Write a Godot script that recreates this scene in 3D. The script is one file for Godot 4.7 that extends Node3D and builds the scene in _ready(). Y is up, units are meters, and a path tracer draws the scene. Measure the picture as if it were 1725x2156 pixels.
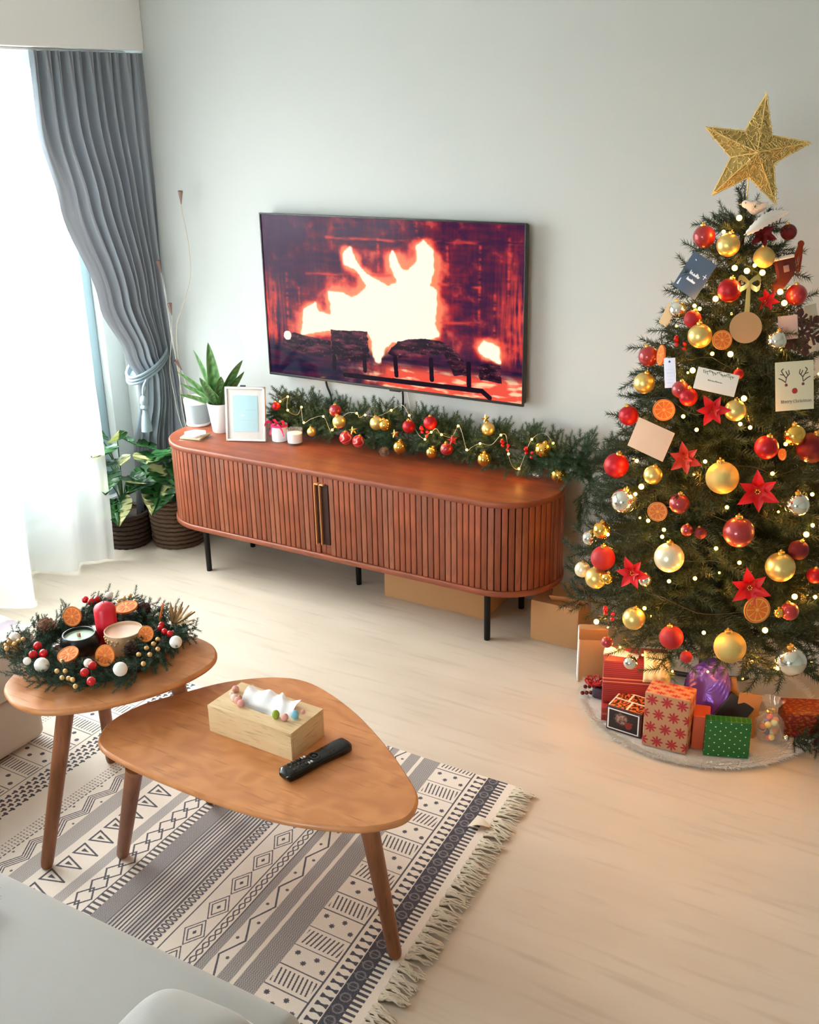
extends Node3D
# A living room at Christmas: sideboard under a wall screen, decorated tree, two small tables on a rug.

var M := {}
var counts := {}
var rng := RandomNumberGenerator.new()
const TX := 1.508   # tree trunk
const TZ := 0.45
var cache := {}

# ---------------------------------------------------------------- nodes
func nm(called: String, parent: Node) -> String:
	var k := str(parent.get_instance_id()) + called
	var n: int = counts.get(k, 0)
	counts[k] = n + 1
	return called if n == 0 else "%s_%03d" % [called, n]

func tag(o: Node3D, label: String, cat: String, group := "", kind := "") -> Node3D:
	if label: o.set_meta("label", label)
	if cat: o.set_meta("category", cat)
	if group: o.set_meta("group", group)
	if kind: o.set_meta("kind", kind)
	return o

func thing(called: String, label: String, cat: String, xf := Transform3D.IDENTITY, group := "") -> Node3D:
	var o := Node3D.new()
	o.name = nm(called, self)
	o.transform = xf
	add_child(o, true)
	return tag(o, label, cat, group)

func part(called: String, mesh: Mesh, mat: Material, parent: Node3D, xf := Transform3D.IDENTITY) -> MeshInstance3D:
	var o := MeshInstance3D.new()
	o.name = nm(called, parent)
	o.mesh = mesh
	o.material_override = mat
	o.transform = xf
	parent.add_child(o, true)
	return o

func solo(called: String, mesh: Mesh, mat: Material, label: String, cat: String, xf := Transform3D.IDENTITY, group := "") -> MeshInstance3D:
	var o := part(called, mesh, mat, self, xf)
	tag(o, label, cat, group)
	return o

func setting(called: String, mesh: Mesh, mat: Material, xf := Transform3D.IDENTITY) -> MeshInstance3D:
	var o := part(called, mesh, mat, self, xf)
	tag(o, "", "", "", "structure")
	return o

func at(x: float, y: float, z: float, yaw := 0.0) -> Transform3D:
	return Transform3D(Basis(Vector3.UP, deg_to_rad(yaw)), Vector3(x, y, z))

func atv(p: Vector3, yaw := 0.0, pitch := 0.0, roll := 0.0, s := 1.0) -> Transform3D:
	return Transform3D(Basis.from_euler(Vector3(deg_to_rad(pitch), deg_to_rad(yaw), deg_to_rad(roll))).scaled(Vector3.ONE * s), p)

# ---------------------------------------------------------------- materials and textures
func mat(c: Color, rough := 0.6, metal := 0.0) -> StandardMaterial3D:
	var m := StandardMaterial3D.new()
	m.albedo_color = c
	m.roughness = rough
	m.metallic = metal
	m.cull_mode = BaseMaterial3D.CULL_DISABLED
	return m

func glow(c: Color, e: float) -> StandardMaterial3D:
	var m := mat(c, 0.5)
	m.emission_enabled = true
	m.emission = c
	m.emission_energy_multiplier = e
	return m

func tex(w: int, h: int, f: Callable) -> ImageTexture:
	var im := Image.create(w, h, false, Image.FORMAT_RGB8)
	for y in h:
		for x in w:
			im.set_pixel(x, y, f.call((x + 0.5) / w, (y + 0.5) / h))
	return ImageTexture.create_from_image(im)

func noise(seed_: int, freq: float, oct := 4) -> FastNoiseLite:
	var n := FastNoiseLite.new()
	n.seed = seed_
	n.frequency = freq
	n.noise_type = FastNoiseLite.TYPE_SIMPLEX_SMOOTH
	n.fractal_octaves = oct
	return n

# wood: seamless streaks along u (or along v), two colours and a few dark pores
func wood_tex(seed_: int, a: Color, b: Color, upright := false, warp := 0.0, pores := 0.25) -> ImageTexture:
	var s := 512
	var long := noise(seed_, 0.02, 3).get_seamless_image(64, s)
	long.resize(s, s, Image.INTERPOLATE_CUBIC)
	var pore := noise(seed_ + 7, 0.11, 2).get_seamless_image(48, s)
	pore.resize(s, s, Image.INTERPOLATE_CUBIC)
	var wide := noise(seed_ + 3, 0.012, 2).get_seamless_image(s, s)
	var im := Image.create(s, s, false, Image.FORMAT_RGB8)
	for y in s:
		for x in s:
			var g: float = long.get_pixel(x, y).r
			if warp > 0.0:
				g = g * 0.45 + 0.55 * (0.5 + 0.5 * sin(wide.get_pixel(x, y).r * warp + y * TAU * 6.0 / s))
			var p: float = pore.get_pixel(x, y).r
			var t: float = clampf(g * 0.8 + wide.get_pixel(x, y).r * 0.35 - 0.1, 0.0, 1.0)
			var c: Color = a.lerp(b, t)
			if p < 0.34: c = c.lerp(a.darkened(pores), (0.34 - p) * 2.2)
			if upright: im.set_pixel(y, x, c)
			else: im.set_pixel(x, y, c)
	return ImageTexture.create_from_image(im)

func tri(t: Texture2D, per_metre: float, rough: float, world := false) -> StandardMaterial3D:
	var m := mat(Color.WHITE, rough)
	m.albedo_texture = t
	m.uv1_triplanar = true
	m.uv1_world_triplanar = world
	m.uv1_scale = Vector3.ONE * per_metre
	m.uv1_triplanar_sharpness = 8.0
	return m

func printed(t: Texture2D, rough := 0.7) -> StandardMaterial3D:
	var m := mat(Color.WHITE, rough)
	m.albedo_texture = t
	return m

func bumpy(m: StandardMaterial3D, seed_: int, freq: float, per_metre: float, cm: float) -> StandardMaterial3D:
	var nt := NoiseTexture2D.new()
	nt.noise = noise(seed_, freq, 3)
	nt.seamless = true
	nt.width = 256
	nt.height = 256
	m.heightmap_enabled = true
	m.heightmap_texture = nt
	m.heightmap_scale = cm
	if not m.uv1_triplanar:
		m.uv1_triplanar = true
		m.uv1_scale = Vector3.ONE * per_metre
	return m

# ---------------------------------------------------------------- shapes
func begin() -> SurfaceTool:
	var st := SurfaceTool.new()
	st.begin(Mesh.PRIMITIVE_TRIANGLES)
	return st

func fin(st: SurfaceTool) -> ArrayMesh:
	st.generate_normals()
	return st.commit()

func quad(st: SurfaceTool, a: Vector3, b: Vector3, c: Vector3, d: Vector3, ua := Vector2(0, 1), ub := Vector2(0, 0), uc := Vector2(1, 0), ud := Vector2(1, 1)) -> void:
	st.set_uv(ua); st.add_vertex(a)
	st.set_uv(ub); st.add_vertex(b)
	st.set_uv(uc); st.add_vertex(c)
	st.set_uv(ua); st.add_vertex(a)
	st.set_uv(uc); st.add_vertex(c)
	st.set_uv(ud); st.add_vertex(d)

func grid(st: SurfaceTool, nu: int, nv: int, f: Callable, group := 0) -> void:
	var p := PackedVector3Array()
	for j in nv + 1:
		for i in nu + 1:
			p.append(f.call(float(i) / nu, float(j) / nv))
	st.set_smooth_group(group)
	for j in nv:
		for i in nu:
			var k := j * (nu + 1) + i
			var u0 := float(i) / nu
			var u1 := float(i + 1) / nu
			var v0 := float(j) / nv
			var v1 := float(j + 1) / nv
			quad(st, p[k], p[k + 1], p[k + nu + 2], p[k + nu + 1], Vector2(u0, v0), Vector2(u1, v0), Vector2(u1, v1), Vector2(u0, v1))

func sheet(nu: int, nv: int, f: Callable) -> ArrayMesh:
	var st := begin()
	grid(st, nu, nv, f)
	return fin(st)

# profile points (radius, height); corners sharper than about 40 degrees stay sharp
func lathe_into(st: SurfaceTool, prof: Array, n := 32, xf := Transform3D.IDENTITY) -> void:
	var g := 1
	for i in prof.size() - 1:
		if i > 0:
			var a: Vector2 = (prof[i] - prof[i - 1]).normalized()
			var b: Vector2 = (prof[i + 1] - prof[i]).normalized()
			if a.dot(b) < 0.75: g += 1
		st.set_smooth_group(g)
		for k in n:
			var t0 := TAU * k / n
			var t1 := TAU * (k + 1) / n
			var r0: float = prof[i].x
			var r1: float = prof[i + 1].x
			var y0: float = prof[i].y
			var y1: float = prof[i + 1].y
			var v0 := float(i) / (prof.size() - 1)
			var v1 := float(i + 1) / (prof.size() - 1)
			quad(st, xf * Vector3(r0 * cos(t0), y0, r0 * sin(t0)), xf * Vector3(r1 * cos(t0), y1, r1 * sin(t0)), xf * Vector3(r1 * cos(t1), y1, r1 * sin(t1)), xf * Vector3(r0 * cos(t1), y0, r0 * sin(t1)), Vector2(float(k) / n, v0), Vector2(float(k) / n, v1), Vector2(float(k + 1) / n, v1), Vector2(float(k + 1) / n, v0))

func lathe(prof: Array, n := 32) -> ArrayMesh:
	var st := begin()
	lathe_into(st, prof, n)
	return fin(st)

func tube_into(st: SurfaceTool, pts: Array, r0: float, r1: float, n := 8, caps := true) -> void:
	var up := Vector3(0.31, 0.9, 0.22).normalized()
	var rings := []
	for i in pts.size():
		var d: Vector3 = (pts[mini(i + 1, pts.size() - 1)] - pts[maxi(i - 1, 0)]).normalized()
		var x := up.cross(d)
		if x.length() < 0.05: x = Vector3.RIGHT.cross(d)
		x = x.normalized()
		up = d.cross(x)
		var r := lerpf(r0, r1, float(i) / maxi(pts.size() - 1, 1))
		var ring := PackedVector3Array()
		for k in n + 1:
			var t := TAU * (k % n) / n
			ring.append(pts[i] + (x * cos(t) + up * sin(t)) * r)
		rings.append(ring)
	st.set_smooth_group(0)
	for i in pts.size() - 1:
		for k in n:
			quad(st, rings[i][k], rings[i + 1][k], rings[i + 1][k + 1], rings[i][k + 1], Vector2(float(k) / n, float(i)), Vector2(float(k) / n, i + 1.0), Vector2((k + 1.0) / n, i + 1.0), Vector2((k + 1.0) / n, float(i)))
	if caps:
		for e in [0, pts.size() - 1]:
			st.set_smooth_group(5 + e)
			for k in n:
				st.set_uv(Vector2.ZERO); st.add_vertex(pts[e])
				st.set_uv(Vector2.ZERO); st.add_vertex(rings[e][k])
				st.set_uv(Vector2.ZERO); st.add_vertex(rings[e][k + 1])

func tube(pts: Array, r0: float, r1 := -1.0, n := 8) -> ArrayMesh:
	var st := begin()
	tube_into(st, pts, r0, r0 if r1 < 0.0 else r1, n)
	return fin(st)

func smooth_path(pts: Array, per := 6) -> Array:
	var out := []
	for i in pts.size() - 1:
		var a: Vector3 = pts[maxi(i - 1, 0)]
		var d: Vector3 = pts[mini(i + 2, pts.size() - 1)]
		for k in per:
			out.append((pts[i] as Vector3).cubic_interpolate(pts[i + 1], a, d, float(k) / per))
	out.append(pts[-1])
	return out

# a box with rounded edges, centred on c; uv runs over each face
func rbox_into(st: SurfaceTool, s: Vector3, r: float, c := Vector3.ZERO, basis_ := Basis.IDENTITY) -> void:
	var h := s * 0.5
	r = minf(r, minf(h.x, minf(h.y, h.z)) * 0.98)
	var core := h - Vector3.ONE * r
	st.set_smooth_group(0)
	for f in 6:
		var ax := f >> 1
		var sg := 1.0 if f & 1 else -1.0
		var a := (ax + 1) % 3
		var b := (ax + 2) % 3
		var ta := [-h[a], -core[a] - r * 0.414, -core[a], core[a], core[a] + r * 0.414, h[a]]
		var tb := [-h[b], -core[b] - r * 0.414, -core[b], core[b], core[b] + r * 0.414, h[b]]
		var p := []
		var uvs := []
		for j in 6:
			for i in 6:
				var v := Vector3.ZERO
				v[ax] = h[ax] * sg
				v[a] = ta[i]
				v[b] = tb[j]
				var q := v.clamp(-core, core)
				p.append(basis_ * (q + (v - q).normalized() * r) + c)
				var u := Vector2(v.x / s.x + 0.5, 0.5 - v.y / s.y)
				if ax == 0: u = Vector2(0.5 - sg * v.z / s.z, 0.5 - v.y / s.y)
				elif ax == 1: u = Vector2(v.x / s.x + 0.5, v.z / s.z + 0.5)
				elif sg < 0.0: u.x = 1.0 - u.x
				uvs.append(u)
		for j in 5:
			for i in 5:
				var k := j * 6 + i
				if sg > 0.0: quad(st, p[k], p[k + 6], p[k + 7], p[k + 1], uvs[k], uvs[k + 6], uvs[k + 7], uvs[k + 1])
				else: quad(st, p[k], p[k + 1], p[k + 7], p[k + 6], uvs[k], uvs[k + 1], uvs[k + 7], uvs[k + 6])

func rbox(x: float, y: float, z: float, r := 0.002, c := Vector3.ZERO) -> ArrayMesh:
	var st := begin()
	rbox_into(st, Vector3(x, y, z), r, c)
	return fin(st)

# a plate with outline (x, z) between y0 and y1; prof = [(inset, height share)] rounds its rim
func slab(outline: PackedVector2Array, y0: float, y1: float, rim: Array) -> ArrayMesh:
	var st := begin()
	var n := outline.size()
	var nor := PackedVector2Array()
	var ccw := not Geometry2D.is_polygon_clockwise(outline)
	for i in n:
		var d := (outline[(i + 1) % n] - outline[(i + n - 1) % n]).normalized()
		nor.append(Vector2(-d.y, d.x) if ccw else Vector2(d.y, -d.x))
	var rings := []
	for e in rim:
		var ring := PackedVector3Array()
		for i in n:
			var q: Vector2 = outline[i] + nor[i] * e[0]
			ring.append(Vector3(q.x, lerpf(y0, y1, e[1]), q.y))
		rings.append(ring)
	st.set_smooth_group(0)
	for j in rings.size() - 1:
		for i in n:
			var k := (i + 1) % n
			quad(st, rings[j][i], rings[j + 1][i], rings[j + 1][k], rings[j][k])
	for e in [0, rings.size() - 1]:
		st.set_smooth_group(1 + e)
		var flat := PackedVector2Array()
		for v in rings[e]: flat.append(Vector2(v.x, v.z))
		var idx := Geometry2D.triangulate_polygon(flat)
		for t in idx:
			st.set_uv(flat[t])
			st.add_vertex(rings[e][t])
	return fin(st)

func ball_mesh(r: float, seg := 24) -> SphereMesh:
	var key := "ball%.4f_%d" % [r, seg]
	if not cache.has(key):
		var s := SphereMesh.new()
		s.radius = r
		s.height = 2.0 * r
		s.radial_segments = seg
		s.rings = seg / 2
		cache[key] = s
	return cache[key]

func bez(a: Vector2, b: Vector2, t: float) -> Vector2:
	return a.lerp(b, t)

func closed_curve(pts: Array, per := 6) -> PackedVector2Array:
	var out := PackedVector2Array()
	var n := pts.size()
	for i in n:
		for k in per:
			out.append((pts[i] as Vector2).cubic_interpolate(pts[(i + 1) % n], pts[(i + n - 1) % n], pts[(i + 2) % n], float(k) / per))
	return out

# ---------------------------------------------------------------- the room
func _ready() -> void:
	rng.seed = 20241
	# camera
	var cam := Camera3D.new()
	cam.name = "camera"
	cam.transform = Transform3D(Basis(Vector3(0.861889, -0.01953, -0.50672), Vector3(-0.166121, 0.933243, -0.318529), Vector3(0.479114, 0.358714, 0.801108)), Vector3(2.28263, 1.90464, 3.62787))
	cam.fov = 51.1597
	cam.near = 0.05
	add_child(cam)
	# sky, daylight, exposure
	var env := Environment.new()
	env.background_mode = Environment.BG_SKY
	var sky := Sky.new()
	var sm := ProceduralSkyMaterial.new()
	sm.sky_top_color = Color(0.95, 0.98, 1.0)
	sm.sky_horizon_color = Color(0.95, 0.98, 1.0)
	sm.ground_horizon_color = Color(0.80, 0.84, 0.84)
	sm.ground_bottom_color = Color(0.60, 0.63, 0.63)
	sm.sky_energy_multiplier = 4.0
	sm.ground_energy_multiplier = 2.5
	sky.sky_material = sm
	env.sky = sky
	env.tonemap_mode = Environment.TONE_MAPPER_LINEAR
	env.tonemap_exposure = 1.0
	env.sdfgi_enabled = true
	env.ssao_enabled = true
	env.ssil_enabled = true
	var we := WorldEnvironment.new()
	we.name = "world"
	we.environment = env
	add_child(we)
	var day := AreaLight3D.new()   # the bright overcast sky just outside the panes
	day.name = "window_daylight"
	day.area_size = Vector2(2.4, 1.3)
	day.light_color = Color(0.99, 1.0, 0.985)
	day.light_energy = 68.0
	day.area_range = 12.0
	day.area_attenuation = 2.0
	day.shadow_enabled = true
	day.transform = Transform3D(Basis.looking_at(Vector3(1.0, -0.72, 0.0)), Vector3(-2.7, 2.75, 1.6))
	add_child(day)
	var far := AreaLight3D.new()   # daylight at the second window, behind the photographer
	far.name = "rear_window_daylight"
	far.area_size = Vector2(1.8, 1.3)
	far.light_color = Color(0.99, 1.0, 0.985)
	far.light_energy = 6.0
	far.area_range = 12.0
	far.area_attenuation = 2.0
	far.shadow_enabled = true
	far.transform = Transform3D(Basis.IDENTITY, Vector3(0.9, 1.45, 7.8))
	add_child(far)
	materials()
	room()
	curtains()
	sideboard()
	television()
	on_the_sideboard()
	garland()
	corner_plants()
	rug()
	sofa()
	tables()
	wreath()
	on_the_table()
	tree()
	baubles()
	tree_lights()
	cards()
	presents()

func materials() -> void:
	M.wall = bumpy(mat(Color(0.75, 0.765, 0.75), 0.9), 5, 0.05, 3.0, 0.03)
	M.ceiling = mat(Color(0.92, 0.935, 0.935), 0.9)
	M.floor = tri(wood_tex(11, Color(0.775, 0.72, 0.645), Color(0.83, 0.78, 0.71), false, 0.0, 0.06), 0.45, 0.55, true)
	M.white = mat(Color(0.92, 0.92, 0.91), 0.5)
	M.frame_metal = mat(Color(0.60, 0.68, 0.70), 0.4, 0.3)
	M.pane = mat(Color(0.9, 0.97, 0.98, 0.06), 0.02)
	M.pane.transparency = BaseMaterial3D.TRANSPARENCY_ALPHA
	M.spandrel = mat(Color(0.68, 0.80, 0.81, 0.8), 0.6)
	M.spandrel.transparency = BaseMaterial3D.TRANSPARENCY_ALPHA
	M.sheer = mat(Color(0.95, 0.955, 0.945, 0.80), 0.9)
	M.sheer.transparency = BaseMaterial3D.TRANSPARENCY_ALPHA
	M.sheer.backlight_enabled = true
	M.sheer.backlight = Color(0.95, 0.95, 0.95)
	M.drape = bumpy(mat(Color(0.55, 0.59, 0.625), 0.75), 8, 0.2, 12.0, 0.04)
	M.drape.rim_enabled = true
	M.drape.rim = 0.35
	M.drape.backlight_enabled = true
	M.drape.backlight = Color(0.16, 0.16, 0.17)
	M.cord = mat(Color(0.50, 0.57, 0.60), 0.6)
	var ch_a := Color(0.43, 0.195, 0.095)
	var ch_b := Color(0.585, 0.285, 0.15)
	M.cherry = tri(wood_tex(21, ch_a, ch_b), 1.6, 0.48)
	M.cherry_up = [tri(wood_tex(22, ch_a, ch_b, true), 2.0, 0.45), tri(wood_tex(23, ch_a.lightened(0.06), ch_b.lightened(0.08), true), 2.0, 0.45), tri(wood_tex(24, ch_a.darkened(0.09), ch_b.darkened(0.08), true), 2.0, 0.45)]
	M.cherry_dark = mat(Color(0.20, 0.085, 0.045), 0.85)
	M.oak = tri(wood_tex(31, Color(0.70, 0.445, 0.255), Color(0.83, 0.575, 0.365), false, 9.0, 0.13), 1.3, 0.36)
	M.walnut_leg = tri(wood_tex(33, Color(0.49, 0.285, 0.165), Color(0.62, 0.38, 0.235), true), 2.2, 0.4)
	M.pine = tri(wood_tex(35, Color(0.80, 0.68, 0.50), Color(0.88, 0.77, 0.60)), 2.0, 0.6)
	M.black = mat(Color(0.025, 0.025, 0.028), 0.35)
	M.black_metal = mat(Color(0.04, 0.04, 0.042), 0.4, 0.4)
	M.brass = mat(Color(0.80, 0.56, 0.36), 0.35, 0.5)
	M.kraft = bumpy(mat(Color(0.74, 0.56, 0.38), 0.85), 41, 0.1, 10.0, 0.02)
	M.kraft_dark = bumpy(mat(Color(0.66, 0.46, 0.27), 0.85), 42, 0.1, 10.0, 0.02)
	M.grey_mesh = bumpy(mat(Color(0.60, 0.65, 0.66), 0.85), 43, 0.45, 30.0, 0.05)
	M.ceramic = mat(Color(0.93, 0.93, 0.92), 0.35)
	M.glass = mat(Color(0.97, 0.99, 0.99, 0.08), 0.03)
	M.glass.transparency = BaseMaterial3D.TRANSPARENCY_ALPHA
	M.wax = mat(Color(0.93, 0.92, 0.89), 0.5)
	M.red_gloss = mat(Color(0.64, 0.012, 0.04), 0.14)
	M.red_gloss.clearcoat_enabled = true
	M.red_gloss.metallic = 0.35
	M.red_matte = mat(Color(0.66, 0.015, 0.075), 0.42, 0.35)
	M.red_flat = mat(Color(0.66, 0.03, 0.05), 0.6)
	M.red_dark = bumpy(mat(Color(0.42, 0.02, 0.06), 0.35, 0.4), 51, 0.5, 40.0, 0.08)
	M.gold_matte = mat(Color(0.86, 0.76, 0.46), 0.36, 0.85)
	M.gold_gloss = mat(Color(0.90, 0.72, 0.34), 0.13, 0.95)
	M.gold_glitter = bumpy(mat(Color(0.80, 0.69, 0.40), 0.4, 0.85), 52, 0.6, 40.0, 0.12)
	M.silver = mat(Color(0.88, 0.89, 0.84), 0.08, 0.95)
	M.cream_ball = mat(Color(0.90, 0.86, 0.72), 0.3, 0.5)
	M.cap = mat(Color(0.84, 0.68, 0.36), 0.3, 0.9)
	M.orange = mat(Color(0.88, 0.42, 0.10), 0.6)
	M.orange.backlight_enabled = true
	M.orange.backlight = Color(0.5, 0.2, 0.03)
	M.rind = mat(Color(0.80, 0.42, 0.13), 0.7)
	M.pith = mat(Color(0.93, 0.66, 0.30), 0.7)
	M.poinsettia = mat(Color(0.80, 0.07, 0.08), 0.55)
	M.poinsettia.backlight_enabled = true
	M.poinsettia2 = mat(Color(0.86, 0.20, 0.08), 0.55)
	M.swirl = printed(tex(128, 64, func(u, v):
		var f := fposmod(u * 5.0 + sin(v * 9.0) * 0.5 + v * 3.0, 1.0)
		return Color(0.85, 0.62, 0.58) if f < 0.24 else Color(0.70, 0.07, 0.07)), 0.35)
	M.poinsettia.backlight = Color(0.5, 0.03, 0.03)
	M.needles = mat(Color.WHITE, 0.55)
	M.needles.vertex_color_use_as_albedo = true
	M.stem = mat(Color(0.20, 0.15, 0.09), 0.85)
	M.cone = mat(Color(0.50, 0.36, 0.27), 0.8)
	M.cone_dark = mat(Color(0.26, 0.16, 0.14), 0.8)
	M.berry = mat(Color(0.78, 0.05, 0.09), 0.25)
	M.gold_berry = mat(Color(0.80, 0.64, 0.40), 0.35, 0.35)
	M.felt_white = mat(Color(0.92, 0.90, 0.86), 0.9)
	M.paper_white = mat(Color(0.92, 0.91, 0.89), 0.8)
	M.bulb = glow(Color(1.0, 0.75, 0.34), 10.0)
	M.wire = mat(Color(0.72, 0.70, 0.62), 0.4, 0.5)
	M.wire_dark = mat(Color(0.05, 0.09, 0.05), 0.6)

func room() -> void:
	setting("floor", rbox(6.1, 0.1, 7.8, 0.001), M.floor, at(1.45, -0.05, 3.75))
	setting("ceiling", rbox(6.1, 0.1, 7.8, 0.001), M.ceiling, at(1.45, 2.65, 3.75))
	setting("wall_back", rbox(6.1, 2.7, 0.12, 0.001), M.wall, at(1.45, 1.3, -0.06))
	var fw := begin()
	rbox_into(fw, Vector3(6.1, 0.8, 0.12), 0.001, Vector3(1.45, 0.4, 7.56))
	rbox_into(fw, Vector3(6.1, 0.5, 0.12), 0.001, Vector3(1.45, 2.35, 7.56))
	rbox_into(fw, Vector3(1.6, 1.3, 0.12), 0.001, Vector3(-0.8, 1.45, 7.56))
	rbox_into(fw, Vector3(2.7, 1.3, 0.12), 0.001, Vector3(3.15, 1.45, 7.56))
	setting("wall_front", fin(fw), M.wall)
	var w2 := Node3D.new()
	w2.name = "window_2"
	add_child(w2)
	tag(w2, "", "", "", "structure")
	fw = begin()
	for x in [0.02, 0.9, 1.78]: rbox_into(fw, Vector3(0.05, 1.3, 0.06), 0.004, Vector3(x, 1.45, 7.56))
	for y in [0.82, 2.08]: rbox_into(fw, Vector3(1.8, 0.05, 0.06), 0.004, Vector3(0.9, y, 7.56))
	part("window_frame", fin(fw), M.frame_metal, w2)
	for x in [0.46, 1.34]: part("pane", rbox(0.82, 1.22, 0.006, 0.001), M.pane, w2, at(x, 1.45, 7.56))
	setting("wall_right", rbox(0.12, 2.7, 7.6, 0.001), M.wall, at(4.36, 1.3, 3.75))
	# the window wall, with a wide opening
	var st := begin()
	rbox_into(st, Vector3(0.15, 0.14, 7.6), 0.001, Vector3(-1.525, 0.07, 3.75))
	rbox_into(st, Vector3(0.15, 0.5, 7.6), 0.001, Vector3(-1.525, 2.36, 3.75))
	rbox_into(st, Vector3(0.15, 2.0, 0.16), 0.001, Vector3(-1.525, 1.12, 0.03))
	rbox_into(st, Vector3(0.15, 2.0, 4.63), 0.001, Vector3(-1.525, 1.12, 5.235))
	setting("wall_left", fin(st), M.wall)
	setting("trim_1", rbox(0.33, 0.5, 7.5, 0.004), M.ceiling, at(-1.295, 2.372, 3.75))
	# window: frame bars, clear upper panes, tinted lower panes
	var w := Node3D.new()
	w.name = "window_1"
	add_child(w)
	tag(w, "", "", "", "structure")
	st = begin()
	for z in [0.14, 0.83, 1.52, 2.21, 2.90]: rbox_into(st, Vector3(0.06, 1.98, 0.05), 0.004, Vector3(-1.52, 1.12, z))
	for y in [0.16, 0.70, 2.09]: rbox_into(st, Vector3(0.05, 0.05, 2.80), 0.004, Vector3(-1.52, y, 1.52))
	part("window_frame", fin(st), M.frame_metal, w)
	var zs := [0.14, 0.83, 1.52, 2.21, 2.90]
	for k in 4:
		var c: float = (zs[k] + zs[k + 1]) / 2.0
		var l: float = zs[k + 1] - zs[k] - 0.05
		part("pane", rbox(0.006, 1.34, l, 0.001), M.pane, w, at(-1.52, 1.395, c))
		part("lower_pane", rbox(0.008, 0.49, l, 0.001), M.spandrel, w, at(-1.52, 0.43, c))

func table_lookup(keys: Array, x: float) -> float:
	for i in keys.size() - 1:
		if x <= keys[i + 1].x:
			var t := clampf((x - keys[i].x) / (keys[i + 1].x - keys[i].x), 0.0, 1.0)
			t = t * t * (3.0 - 2.0 * t)
			return lerpf(keys[i].y, keys[i + 1].y, t)
	return keys[-1].y

func lin_lookup(keys: Array, x: float) -> float:
	for i in keys.size() - 1:
		if x <= keys[i + 1].x:
			return lerpf(keys[i].y, keys[i + 1].y, clampf((x - keys[i].x) / (keys[i + 1].x - keys[i].x), 0.0, 1.0))
	return keys[-1].y

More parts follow.
